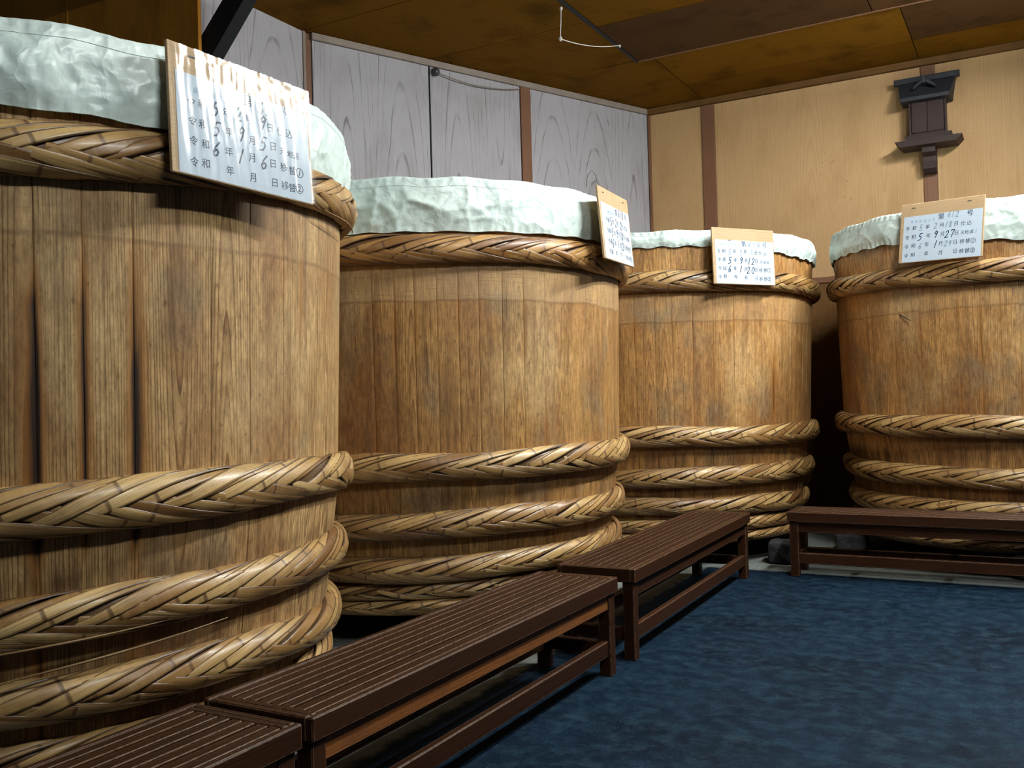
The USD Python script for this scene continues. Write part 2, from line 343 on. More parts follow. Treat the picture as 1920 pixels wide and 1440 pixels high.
def veneer(name, parent, o, ud, vd, w, h, th, mat, leaf=.42, arch=.6, label=None, along='v'):
    """A plywood panel whose face shows veneer leaves: corner o, face directions ud and vd, grain along v (or u)."""
    ud, vd = np.array(ud, float), np.array(vd, float); nd = np.cross(ud, vd)
    V, F, GR, UZ, n = [], [], [], [], 0
    if along == 'u': L, A = w, h
    else: L, A = h, w
    k = max(1, round(A / leaf)); seed = rng.random()
    for i in range(k):
        a0, a1 = A * i / k, A * (i + 1) / k; ac = (a0 + a1) / 2 + (rng.random() - .5) * .1
        flat = rng.random() < arch; l0 = rng.uniform(-.1, L + .1); sl = rng.choice([-1, 1]) * rng.uniform(.05, .11)
        aa, ll = np.linspace(a0, a1, 5), np.linspace(0, L, 13)
        LL, AA = np.meshgrid(ll, aa, indexing='ij')
        P = o + (AA[..., None] * ud + LL[..., None] * vd if along == 'v' else LL[..., None] * ud + AA[..., None] * vd)
        P = P.reshape(-1, 3); AA, LL = AA.ravel(), LL.ravel()
        ga = AA - ac if flat else AA - ac + .3; gb = .012 + sl * (LL - l0) if flat else .05 + .01 * LL
        f = grid_faces(13, 5)
        if along == 'v': f = f[:, ::-1]
        V.append(P); F.append(f + n); n += len(P)
        GR.append(np.stack([ga, gb + 0 * ga, np.full(len(P), seed)], 1)); UZ.append(np.stack([AA, LL, 0 * AA], 1))
    c = [o, o + ud * w, o + ud * w + vd * h, o + vd * h]
    B = np.array([p for p in c] + [p - nd * th for p in c])
    f = np.array([[0, 4, 5, 1], [1, 5, 6, 2], [2, 6, 7, 3], [3, 7, 4, 0], [4, 7, 6, 5]])
    f = np.vstack([f[:, [0, 1, 2]], f[:, [0, 2, 3]]])
    V.append(B); F.append(f + n); GR.append(np.tile([.3, .05, seed], (8, 1))); UZ.append(np.tile([0., 0, 0], (8, 1)))
    V, F = np.vstack(V), np.vstack(F)
    # make every face look along +nd side
    return put(name, parent, V, F, mat, label=label, grain=np.vstack(GR), uvz=np.vstack(UZ))

# back wall (plane y = 9.10): plywood panels between reddish posts
wb = thing('wall_back', 'yellow plywood back wall with reddish posts', None, (-3.4, 9.1, 0), kind='structure')
put('wall_backing', wb, *box((-3.42, 9.125, 0), (5, 9.3, H + .1)), 'brown_ply', **{'grain': (.3, .05, .5), 'uvz': (0, 0, 0)})
edges = [-3.40, -2.848, -2.718, -.837, -.724, 1.10, 1.21, 3.0, 3.11, 4.9]
for i in range(0, len(edges), 2):
    a, b = edges[i], edges[i + 1]
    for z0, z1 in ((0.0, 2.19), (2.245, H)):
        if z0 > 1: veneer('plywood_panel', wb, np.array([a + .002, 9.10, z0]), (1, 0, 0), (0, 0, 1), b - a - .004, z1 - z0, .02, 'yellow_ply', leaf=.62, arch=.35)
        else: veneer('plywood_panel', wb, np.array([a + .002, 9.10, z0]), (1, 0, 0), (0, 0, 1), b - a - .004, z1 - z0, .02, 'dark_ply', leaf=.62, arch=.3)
for a, b in ((-2.848, -2.718), (-.837, -.724), (1.10, 1.21), (3.0, 3.11)):
    timber('post', wb, (a, 9.085, 0), (b, 9.125, H), 2, 'post_wood')
timber('rail', wb, (-3.40, 9.088, 2.19), (4.9, 9.12, 2.245), 0, 'post_wood')
timber('corner_bead', wb, (-3.412, 9.075, 0), (-3.385, 9.10, H), 2, 'post_wood')

# left wall: bleached grey plywood, at an angle behind the barrels, then a straight bay
wl = thing('wall_left', 'bleached grey plywood wall behind the barrels', None, (-4.9, 5.7, 0), kind='structure')
d = (CORNER - BEND); LW = np.linalg.norm(d); d /= LW; nz = np.array([0, 0, 1.0]); nrm = np.cross(d, nz)     # into the room
lf = frame(BEND, d, -nrm, nz)                               # local: x along the wall, y into the wall
def lw_at(y): return (y - BEND[1]) / (CORNER[1] - BEND[1]) * LW
s1, s2, s3 = lw_at(6.672), lw_at(7.571), LW
pw = .115
v, f = box((-.05, .025, 0), (LW + .05, .16, H + .1)); put('wall_backing', wl, lf(v), f, 'bleached_ply', grain=(.3, .05, .5), uvz=(0, 0, 0))
for a, b in ((.012, s1 - .009), (s1 + .009, s2 - .004), (s2 + pw, s3 - .012)):
    veneer('plywood_panel', wl, lf([[a, 0, 0]])[0], d, nz, b - a, H - .002, .02, 'bleached_ply', leaf=.46, arch=.9)
timber('post', wl, (s2, -.016, 0), (s2 + pw, .02, H), 2, 'post_wood', xf=lf)
timber('joint_strip', wl, (s1 - .003, -.003, 0), (s1 + .003, .02, H), 2, 'dark_timber', .001, xf=lf)
timber('end_post', wl, (-.045, .01, 0), (.006, .05, H), 2, 'post_wood', xf=lf)
veneer('plywood_panel', wl, np.array([-4.925, 4.46, 0]), (0, 1, 0), (0, 0, 1), 1.14, H + .3, .02, 'bleached_ply', leaf=.5, arch=.9)
timber('edge_bead', wl, (-4.935, 5.60, 0), (-4.912, 5.628, H + .1), 2, 'grey_trim')
v, f = box((-5.02, 4.48, 0), (-4.95, 5.66, H + .4)); put('wall_backing', wl, v, f, 'dark_timber', grain=(.3, .05, .5), uvz=(0, 0, 0))
# side partition beyond the first barrel
ws = thing('wall_side', 'dark brown plywood partition behind the nearest barrel', None, (-5, 4.4, 0), kind='structure')
veneer('plywood_panel', ws, np.array([-6.15, 4.45, 0]), (1, 0, 0), (0, 0, 1), 1.335, 4.75, .02, 'brown_ply', leaf=.45, arch=.4)
veneer('plywood_panel', ws, np.array([-8.6, 4.45, 0]), (1, 0, 0), (0, 0, 1), 2.37, 4.75, .02, 'brown_ply', leaf=.45, arch=.4)
timber('post', ws, (-6.232, 4.445, 0), (-6.148, 4.5, 4.75), 2, 'brown_ply')
timber('corner_bead', ws, (-4.826, 4.446, 0), (-4.805, 4.474, 4.75), 2, 'brown_ply')

# ceiling: plywood sheets with open seams
ce = thing('ceiling', 'stained plywood sheet ceiling with dark seams', None, (-2, 5, H), kind='structure')
put('ceiling_backing', ce, *box((-5.1, -2.5, H + .03), (5, 9.3, H + .14)), 'dark_timber', grain=(.3, .05, .5), uvz=(0, 0, 0))
def sheet(x0, x1, y0, y1, mat, dz=0.0, clip=None):
    g_ = .004
    veneer('ceiling_sheet', ce, np.array([x0 + g_, y1 - g_, H + dz]), (1, 0, 0), (0, -1, 0), x1 - x0 - 2 * g_, y1 - y0 - 2 * g_, .02, mat, leaf=.5, arch=.5, along='u')
ys = [.75, 1.72, 2.69, 3.66, 4.63, 5.60, 6.665, 7.69, 8.53, 9.10]
XL, XM = -4.93, -2.985
for i in range(len(ys) - 1):
    sheet(XL, XM if ys[i] < 7.6 else -2.82, ys[i], ys[i + 1], 'ceiling_ply', dz=rng.uniform(0, .004))
for x0, x1, m in ((-2.82, -.84, 'ceiling_ply'), (-.84, 1.15, 'dark_ceiling_ply'), (1.15, 3.1, 'ceiling_ply'), (3.1, 4.95, 'ceiling_ply')):
    sheet(x0, x1, 7.69, 8.53, m, dz=rng.uniform(0, .004)); sheet(x0, x1, 8.53, 9.10, 'ceiling_ply', dz=rng.uniform(0, .004))
for y0, y1, m in ((6.80, 7.69, 'dark_ceiling_ply'), (5.83, 6.80, 'ceiling_ply'), (4.86, 5.83, 'ceiling_ply'), (3.89, 4.86, 'ceiling_ply'), (2.92, 3.89, 'ceiling_ply'), (1.95, 2.92, 'ceiling_ply'), (.98, 1.95, 'ceiling_ply')):
    for x0, x1 in ((XM + .03, -1.03), (-1.03, .8), (.8, 2.6), (2.6, 4.95)): sheet(x0, x1, y0, y1, m, dz=-.006 if m[0] == 'd' else rng.uniform(0, .003))
timber('seam_batten', ce, (XM + .002, 2.0, H - .012), (XM + .028, 7.70, H + .02), 1, 'dark_timber', .002)
timber('edge_strip', ce, (XM + .03, 7.682, H - .010), (1.6, 7.705, H + .01), 0, 'post_wood', .002)
# cornices
v, f = box((0, -.03, H - .055), (LW, .0, H), .004); put('trim_1', None, lf(v), f, 'grey_trim', kind='structure', label='greyish cornice strip along the top of the left wall', **wood_attrs(v, 0))
v, f = box((-3.40, 9.05, H - .06), (4.9, 9.10, H), .004); put('trim_2', None, v, f, 'dark_ply', kind='structure', label='brown cornice strip along the top of the back wall', **wood_attrs(v, 0))
# diagonal brace in the corner of the straight bay
def on_plane(px, py, y): 
    r_ = ray(px, py); return EYE + r_ * ((y - EYE[1]) / r_[1])
c = [on_plane(374, 73, 4.50), on_plane(417, 0, 4.50), on_plane(456, 0, 4.50), on_plane(397, 104, 4.50)]
lo_d = (c[0] - c[1]); hi_d = (c[3] - c[2]); e = .12
q = [c[0] + lo_d * e, c[1] - lo_d * .45, c[2] - hi_d * .45, c[3] + hi_d * e]
V = np.array(q + [p + np.array([0, .10, 0]) for p in q]); m_ = trimesh.convex.convex_hull(V)
put('diagonal_brace', None, np.array(m_.vertices), np.array(m_.faces), 'dark_timber', label='dark diagonal timber brace between the brown partition and the ceiling', grain=(.1, .05, .3), uvz=(0, 0, 0))
stage.GetPrimAtPath('/World/diagonal_brace').SetCustomDataByKey('category', 'beam')

# ---------------------------------------------------------------- barrels
BAR = [ # centre, hoop heights, radii at (lowest hoop, fourth, second, top), hoop tilts, wood, bamboo
 dict(c=(-3.3449, 2.185), h=(1.9196, .8921, .6198, .383, .27, .195), r=(1.065, 1.1027, 1.1659, 1.2001), t=((.0212, .0605), (.0648, .0019), (.0365, .0072), (.042, -.0092)), wood='barrel_wood_a', bam=('bamboo', 'bamboo', 'bamboo', 'bamboo_grey', 'bamboo_grey', 'bamboo_grey')),
 dict(c=(-3.265, 4.7283), h=(1.9272, .8871, .607, .4055, .272, .1932), r=(1.0718, 1.1072, 1.1711, 1.1968), t=((.0123, -.0089), (.0054, .0063), (-.0012, .0087), (-.0138, .0151)), wood='barrel_wood_b', bam=('bamboo_brown', 'bamboo', 'bamboo_grey', 'bamboo_grey', 'bamboo_grey', 'bamboo_grey')),
 dict(c=(-2.6897, 7.2073), h=(1.9554, .9136, .6388, .4269, .2801, .2012), r=(1.0694, 1.0853, 1.1715, 1.2124), t=((.0013, -.0099), (-.0139, -.0001), (-.0078, .0144), (-.0211, -.0016)), wood='barrel_wood_c', bam=('bamboo', 'bamboo', 'bamboo', 'bamboo', 'bamboo_grey', 'bamboo_grey')),
 dict(c=(-.1457, 7.6908), h=(1.9453, .9406, .6353, .4128, .29, .20), r=(1.0673, 1.0941, 1.1737, 1.2053), t=((-.0037, .0334), (-.0203, .0037), (-.0108, .0138), (-.007, -.0012)), wood='barrel_wood_d', bam=('bamboo', 'bamboo', 'bamboo', 'bamboo', 'bamboo', 'bamboo')),
]
HALF = (.063, .063, .060, .055, .037, .028)                  # half heights of the six hoops
ZTOP, ZBOT = 2.20, .150
def prof(B, z):
    h, r = B['h'], B['r']
    zz = [0, h[5], h[3], h[1], h[0], 2.4]; rr = [r[0] - .01, r[0], r[1], r[2], r[3], r[3] + (r[3] - r[2]) * .45]
    return np.interp(z, zz, rr)
def theta_at(B, px, py):
    """Angle on the barrel's near side that the picture point meets."""
    r_ = ray(px, py); c = np.array(B['c']); rad = prof(B, 1.2)
    o = -c; dxy = r_[:2]; a = dxy @ dxy; b = 2 * o @ dxy; cc = o @ o - rad * rad
    t = (-b - math.sqrt(b * b - 4 * a * cc)) / (2 * a); p = o + dxy * t
    return math.atan2(p[1], p[0])
# stave seams that the photograph shows clearly, by picture column, and dark seepage along seams (column, z0, z1, strength)
SEAMS = [[67, 157, 251, 395, 468, 530, 562], [702, 743, 780, 822, 862, 900, 944, 983, 1022, 1059, 1098, 1138], [1192, 1230, 1262, 1300, 1338, 1376, 1415, 1450, 1480, 1503], [1590, 1640, 1682, 1730, 1765, 1800, 1842, 1880, 1915]]
SEEP = [[(67, .86, 1.72, 1.0), (157, .86, 1.78, .85), (251, .86, 1.68, 1.0), (67, .3, .86, .7), (251, .3, .86, .5)], [(743, 1.45, 1.80, .75), (780, 1.5, 1.8, .6)], [(1450, 1.05, 1.62, .75), (1300, 1.5, 1.75, .35), (1338, 1.3, 1.7, .4)], [(1590, 1.1, 1.7, .5), (1730, 1.2, 1.5, .3)]]
LABELS = ['huge cedar barrel nearest the camera, dark vertical seepage lines on its left staves', 'huge cedar barrel second from the camera, darker left side and greyish smudges', 'huge cedar barrel in the far corner with bare wood above its top hoop', 'huge cedar barrel at the right edge under the small wall shrine']

def make_barrel(k):
    B = BAR[k]; r_ = np.random.default_rng(100 + k)
    c = np.array([*B['c'], 0.0])
    t = thing('miso_barrel', LABELS[k], 'barrel', (c[0], c[1], 0), group=None)
    # staves
    th = sorted(theta_at(B, p, 700) for p in SEAMS[k]); seams = list(th)
    a = th[-1]
    while a < th[0] + 2 * math.pi - .16:
        a += r_.uniform(.078, .118); seams.append(a)
    seams[-1] = th[0] + 2 * math.pi
    zr = np.array([ZBOT, .3, .45, .6, .75, .86, .95, 1.1, 1.3, 1.5, 1.645, 1.665, 1.75, 1.86, 1.88, 2.0, 2.1, ZTOP])
    seep = [(theta_at(B, p, 700), z0, z1, s) for p, z0, z1, s in SEEP[k]]
    for q_ in range(len(SEAMS[k])):
        if r_.random() < .45: seep.append((th[q_], r_.uniform(1.35, 1.75), 1.87, r_.uniform(.35, .62)))
    for q_ in range(len(SEAMS[k])):
        if r_.random() < .30: seep.append((th[q_], .86, r_.uniform(1.0, 1.5), r_.uniform(.3, .55)))
    cf = np.array([0, .012, .13, .3, .5, .7, .87, .988, 1]); dip = np.array([.0030, .0005, 0, 0, 0, 0, 0, .0005, .0030])
    vthe = math.atan2(-c[1], -c[0])
    for j in range(len(seams) - 1):
        a0, a1 = seams[j], seams[j + 1]; ang = a0 + (a1 - a0) * (.0015 + .997 * cf); w = (a1 - a0) * 1.17
        proud = r_.uniform(-.0006, .0006)
        rad = prof(B, zr)[:, None] + proud - dip[None]
        P = np.stack([c[0] + rad * np.cos(ang), c[1] + rad * np.sin(ang), np.broadcast_to(zr[:, None], rad.shape)], -1).reshape(-1, 3)
        nC = len(cf); F1 = grid_faces(len(zr), nC)[:, [0, 1, 2]]
        u = np.tile((cf - .5) * w, len(zr)); z = np.repeat(zr, nC); seed = r_.random()
        style = r_.random(); z0 = r_.uniform(.2, 2.2); sl = r_.choice([-1, 1]) * r_.uniform(.022, .05)
        if k == 0 and j == 2: style, sl, z0, uc = 0, -.034, 2.15, .012
        elif style < .5: uc = r_.uniform(-.3, .3) * w
        if style < .5: ga, gb = u - uc, .002 + sl * (z - z0)
        else: ga, gb = u + r_.choice([-1, 1]) * r_.uniform(.07, .3), r_.uniform(.01, .06) + r_.uniform(-.012, .012) * z
        stn = np.zeros(len(u))
        for ts, s0, s1, st in seep:
            for e, cc in ((a0, cf), (a1, 1 - cf)):
                dd = (e - ts + math.pi) % (2 * math.pi) - math.pi
                if abs(dd) < .004:
                    f_ = np.interp(np.tile(cc, len(zr)), [0, .012, .13, .3], [1, .95, .45, 0])
                    stn = np.maximum(stn, f_ * st * np.clip(np.minimum((z - s0) / .05 + 1, (s1 - z) / .25), 0, 1))
        band = ((z > 1.64) & (z < 1.87)).astype(float) * (.35, 1.0, .65, .45)[k]
        # wood colour darkened low down and towards the left staves
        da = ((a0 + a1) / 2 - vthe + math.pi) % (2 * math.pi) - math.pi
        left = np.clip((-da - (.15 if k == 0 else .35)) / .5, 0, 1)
        low_dark = np.clip((.86 - z) / .1, 0, 1) * ((.50 + .5 * left) if k == 0 else (.42 + .3 * left)) + (.45 * left if k == 1 else .0)
        # side and back faces
        ri = prof(B, zr) - .05
        L0 = P.reshape(len(zr), nC, 3)[:, 0]; L1 = P.reshape(len(zr), nC, 3)[:, -1]
        I0 = np.stack([c[0] + ri * np.cos(ang[0]), c[1] + ri * np.sin(ang[0]), zr], 1); I1 = np.stack([c[0] + ri * np.cos(ang[-1]), c[1] + ri * np.sin(ang[-1]), zr], 1)
        Q = np.stack([L1, I1, I0, L0], 1)[[0, 5, 9, 13, 17]]
        F2 = grid_faces(5, 4) + len(P); Q = Q.reshape(-1, 3)
        top = np.array([[0, 1, 2], [0, 2, 3]]); b0 = len(P) + 16
        Vv = np.vstack([P, Q]); Ff = np.vstack([F1, F2, top + b0])
        ex = len(Q)
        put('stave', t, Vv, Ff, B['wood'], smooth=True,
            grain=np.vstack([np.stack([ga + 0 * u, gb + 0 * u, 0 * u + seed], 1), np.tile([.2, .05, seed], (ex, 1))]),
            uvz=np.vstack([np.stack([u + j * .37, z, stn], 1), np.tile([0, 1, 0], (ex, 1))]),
            mark=np.vstack([np.stack([band, low_dark + 0 * u, 0 * u], 1), np.tile([0., .5, 0], (ex, 1))]))
    # hoops
    for i in range(6): make_hoop(t, B, k, i, r_, c)
    return t

def make_hoop(t, B, k, i, r_, c):
    h, bz = B['h'][i], HALF[i]; ax = .0405 if i < 4 else .034
    tl = B['t'][i] if i < 4 else (0, 0)
    R0 = float(prof(B, h)) + (.018 if i < 4 else .012)
    ds = .100 if i < 4 else .10
    n = int(2 * math.pi * (R0 + .03) / ds); dth = 2 * math.pi / n
    ph = r_.uniform(0, 6.28, 4)
    def pos(thv, phv, off):
        wob = .004 * np.sin(3 * thv + ph[0]) + .003 * np.sin(7 * thv + ph[1])
        sw = 1 + .06 * np.sin(5 * thv + ph[2])
        a_, b_ = (ax * sw + off), (bz * sw + off)
        rr = R0 + a_ * np.cos(phv); zz = h + tl[0] * np.cos(thv) + tl[1] * np.sin(thv) + wob + b_ * np.sin(phv)
        return np.stack([c[0] + rr * np.cos(thv), c[1] + rr * np.sin(thv), zz], -1)
    # dark core
    tt, pp = np.meshgrid(np.arange(96) / 96 * 2 * np.pi, np.arange(12) / 12 * 2 * np.pi, indexing='ij')
    CV = pos(tt, pp, -.004).reshape(-1, 3)
    ii = np.arange(96)[:, None] * 12; jn = (np.arange(96)[:, None] + 1) % 96 * 12; j = np.arange(12)[None]; kk = (j + 1) % 12
    CF = np.stack([ii + j, jn + j, jn + kk, ii + kk], -1).reshape(-1, 4); CF = np.vstack([CF[:, [0, 1, 2]], CF[:, [0, 2, 3]]])
    strips = []
    rows = 15; tpar = np.linspace(0, 1, rows)
    qs = np.array([-.5, -.5, -.3, 0, .3, .5, .5]); skirt = np.array([1, 0, 0, 0, 0, 0, 1.0])
    for st in range(n):
        for up in (1, 0):
            if r_.random() < .01: continue
            L = (r_.uniform(.44, .60) if i < 4 else .36) / (R0 + .04)
            th0 = st * dth + (dth * .5 if not up else 0) + r_.normal(0, .012)
            thv = th0 + L * (1 - tpar)
            p0, p1 = (math.radians(116), math.radians(-24 + r_.normal(0, 7))) if up else (math.radians(-116), math.radians(0 + r_.normal(0, 7)))
            phv = p0 + (p1 - p0) * (tpar ** (1.05 + r_.uniform(-.12, .2)))
            low = r_.normal(0, .0012)
            off = .0045 + low - .010 * np.clip((tpar - .80) / .2, 0, 1) ** 2 - .004 * np.clip((.25 - tpar) / .25, 0, 1)
            Pc = pos(thv, phv, off)
            T = np.gradient(Pc, axis=0); T /= np.linalg.norm(T, axis=1, keepdims=True)
            nr = np.cos(phv) / ax; nzv = np.sin(phv) / bz; N = np.stack([nr * np.cos(thv), nr * np.sin(thv), nzv], 1); N /= np.linalg.norm(N, axis=1, keepdims=True)
            Wd = np.cross(N, T)
            wid = (r_.uniform(.034, .047) if i < 4 else .028) * (1 - .35 * np.clip((tpar - .75) / .25, 0, 1))
            tilt = (.055 if up else -.055)
            h_ = tilt * qs[None] * wid[:, None] + (.0026 + low) * (1 - 4 * qs[None] ** 2) - .006 * skirt[None]
            V = Pc[:, None] + Wd[:, None] * (qs[None, :, None] * wid[:, None, None]) + N[:, None] * h_[..., None]
            s_al = (tpar * L * (R0 + .05) + r_.uniform(0, 40))
            bam = np.stack([np.broadcast_to(s_al[:, None], (rows, 7)), np.broadcast_to(qs[None], (rows, 7)), np.full((rows, 7), r_.random())], -1)
            mid = V[rows * 2 // 3, 3]; nm = N[rows * 2 // 3]
            x_, y_, z_ = proj(mid)
            PXR = ((-60, 700), (600, 1200), (1140, 1560), (1535, 1980))[k]
            seen = z_ > .3 and (nm @ (EYE - mid)) > -.12 * np.linalg.norm(EYE - mid) and PXR[0] < x_ < PXR[1] and -60 < y_ < 1500
            face = (nm @ (EYE - mid)) / np.linalg.norm(EYE - mid)
            strips.append((V.reshape(-1, 3), bam.reshape(-1, 3), seen, face))
    F = grid_faces(rows, 7)
    cut = sorted([s[3] for s in strips if s[2]], reverse=True)[:58 if i < 4 else 30]
    strips = [(s[0], s[1], s[2] and s[3] >= cut[-1]) for s in strips]
    hid = [s for s in strips if not s[2]]
    parts = [(CV, CF)] + [(s[0], F) for s in hid]
    bamA = np.vstack([np.tile([0., .5, .0], (len(CV), 1))] + [s[1] for s in hid])
    V, FF = join(parts)
    hp = put('hoop', t, V, FF, B['bam'][i], smooth=True, bam=bamA)
    for s in strips:
        if s[2]: put('bamboo_strip', hp, s[0], F, B['bam'][i], smooth=True, bam=s[1])
    if k == 0 and i in (0, 2):                              # loose bamboo splints
        for a0, a1, e0, e1 in (((-.78, -.25, -.075, -.05), (-.72, -.10, -.16, -.085)) if i == 2 else ((.28, .62, -.075, -.10),)):
            s = np.linspace(0, 1, 14); thv = a0 + (a1 - a0) * s
            rr = R0 + ax * .75 + .012 * np.sin(s * np.pi)
            zz = h + tl[0] * np.cos(thv) + tl[1] * np.sin(thv) + e0 + (e1 - e0) * s ** .7
            v, f = tube(np.stack([c[0] + rr * np.cos(thv), c[1] + rr * np.sin(thv), zz], 1), .004 * (1 - .6 * np.abs(2 * s - 1)) , 6)
            put('loose_splint', hp, v, f, B['bam'][i], smooth=True, bam=(.1, .43, .4))
for k in range(4):
    bt = make_barrel(k)
    if k == 3:                                              # bent nail stuck in the staves
        for (x0_, y0_), (x1_, y1_) in (((1689, 589), (1711, 601)),):
            P_ = []
            for px, py, o_ in ((x0_, y0_, .002), ((x0_ + x1_) / 2, (y0_ + y1_) / 2 - 1, .014), (x1_, y1_, .012)):
                a_ = theta_at(BAR[3], px, py); rr_ = float(prof(BAR[3], 1.6)); d_ = ray(px, py)
                cx_, cy_ = BAR[3]['c']; p_ = np.array([cx_ + (rr_ + o_) * math.cos(a_), cy_ + (rr_ + o_) * math.sin(a_)]); s_ = np.hypot(*p_) / np.hypot(*d_[:2])
                P_.append([p_[0], p_[1], EYE[2] + d_[2] * s_])
            v, f = tube(np.array(P_), .003, 6); put('nail', bt, v, f, 'metal_dark', smooth=True)

# ---------------------------------------------------------------- vinyl covers on the barrels
COV = [(2.255, lambda a: 2.012 + .004 * np.sin(9 * a)), (2.288, lambda a: 2.02 + .018 * np.clip((a + .9) / .8, 0, 1)), (2.312, lambda a: 2.20 - .045 * np.clip((a + .9) / .7, 0, 1)), (2.352, lambda a: 2.155 - .075 * np.clip((a + 2.2) / .7, 0, 1))]
CLAB = ['pale green vinyl cover on the nearest barrel, deep folds and a loose right side', 'crinkled white vinyl cover on the second barrel, tall skirt down to the hoop', 'narrow white elastic cover on the far corner barrel', 'white vinyl cover with gathered edge on the barrel below the shrine']
def ridged(p, seed): return 1 - np.abs(2 * meshkit.noise(p, seed) - 1)
for k in range(4):
    B = BAR[k]; c = np.array([*B['c'], 0]); zt, zbf = COV[k]
    A = 720; a = np.arange(A) / A * 2 * np.pi; aw = (a + np.pi) % (2 * np.pi) - np.pi
    t = thing('barrel_cover', CLAB[k], 'barrel cover', (c[0], c[1], 2.2))
    zb = zbf(aw) + .006 * np.sin(a * 37 + 2 * np.sin(a * 5)) * (1 if k > 1 else .5)
    Rr = float(prof(B, 2.2)) + .014
    R_ = 26; s = np.linspace(0, 1, R_)                       # skirt from hem to shoulder
    per = np.stack([np.cos(a), np.sin(a)], -1)
    def field(z, f1, seed): # wrinkle height on the cylinder, periodic because it is read in space
        p = np.stack([np.broadcast_to(per[None, :, 0], z.shape) * Rr, np.broadcast_to(per[None, :, 1], z.shape) * Rr, z], -1)
        q = p + .10 * np.stack([meshkit.noise(p * 5, seed + 5), meshkit.noise(p * 5, seed + 6), meshkit.noise(p * 5, seed + 7)], -1)
        out = ridged(q * [f1, f1, f1 * .8], seed) ** 3 + .6 * ridged(q * [f1 * 2.1, f1 * 2.1, f1 * 1.7], seed + 1) ** 3 + .3 * ridged(q * f1 * 4.3, seed + 2) ** 2
        return out
    z = zb[None] + (zt - .02 + .004 * np.sin(a * 23 + k)[None] + .006 * (meshkit.noise(np.stack([np.cos(a) * 6, np.sin(a) * 6, a * 0 + k], -1), 4)[None] - .5) - zb[None]) * s[:, None]
    fld = field(z, 6.5, 40 + k)
    amp = (.013 if k < 2 else .008) * np.clip(np.sin(np.pi * (.08 + .86 * s)), 0, 1)
    bulge = .012 * np.sin(np.pi * s)
    gather = .0045 * np.sin(a * 150 + 3 * np.sin(a * 11)) * (1 if k > 1 else .4)
    rad = Rr + bulge[:, None] + amp[:, None] * (fld - .5) + gather[None] * np.exp(-((s[:, None]) / .12) ** 2) + gather[None] * .8 * np.exp(-((1 - s[:, None]) / .1) ** 2)
    rad = np.maximum(rad, Rr - .004)
    top = []
    for e in np.linspace(0, 1, 6)[1:]:                        # rounded shoulder
        top.append((rad[-1] - .022 * (1 - math.cos(e * math.pi / 2)), z[-1] + .02 * math.sin(e * math.pi / 2)))
    for rr_ in (1.1, .8, .4, .05): top.append((np.full(A, rr_), z[-1] * 0 + zt - .012 + .01 * np.sin(a * 7)))
    rad = np.vstack([rad[:1] - .012, rad[:1], rad] + [x[0][None] for x in top]); z = np.vstack([z[:1] + .012, z[:1] - .003, z] + [x[1][None] for x in top])
    P = np.stack([c[0] + rad * per[None, :, 0], c[1] + rad * per[None, :, 1], z], -1).reshape(-1, 3)
    put('skirt', t, P, grid_faces(len(rad), A, True), 'vinyl', smooth=True)
    # stitched hem near the upper edge
    zz = zt - .055; v, f = tube(np.stack([c[0] + (rad[24] + .001) * per[:, 0], c[1] + (rad[24] + .001) * per[:, 1], z[24]], 1)[np.r_[0:A, 0]], .0007, 4)
    put('stitched_hem', t, v, f, 'vinyl_seam')

# ---------------------------------------------------------------- supporting stones
stones = [(-1.60, 6.66, .17, .20, .16, 'dark rough stone block under the far corner barrel beside the bench leg'), (-1.24, 7.30, .22, .18, .14, 'rounded dark stone under the left side of the right barrel, seen below the bench'), (-.02, 6.62, .30, .18, .15, 'flat dark stone under the front of the right barrel, seen below the bench')]
for n_, (x, y, sx, sy, hh, lab) in enumerate(stones):
    m_ = trimesh.creation.box((sx, sy, hh)); m_ = m_.subdivide().subdivide().subdivide().subdivide()
    v = np.array(m_.vertices); u_ = v / (np.array([sx, sy, hh]) / 2)
    q_ = u_ / np.maximum((np.abs(u_) ** 7).sum(1, keepdims=True) ** (1 / 7), 1e-6); v = q_ * np.array([sx, sy, hh]) / 2
    v *= 1 + .16 * (meshkit.fbm(v * 16 + n_ * 9, 4, n_)[:, None] - .5)
    v[:, 2] -= v[:, 2].min(); v[:, 2] *= hh / v[:, 2].max()
    v += [x, y, 0]
    o = put('support_stone', None, v, np.array(m_.faces), 'stone', smooth=True, label=lab)
    stage.GetPrimAtPath(o.path).SetCustomDataByKey('category', 'stone')

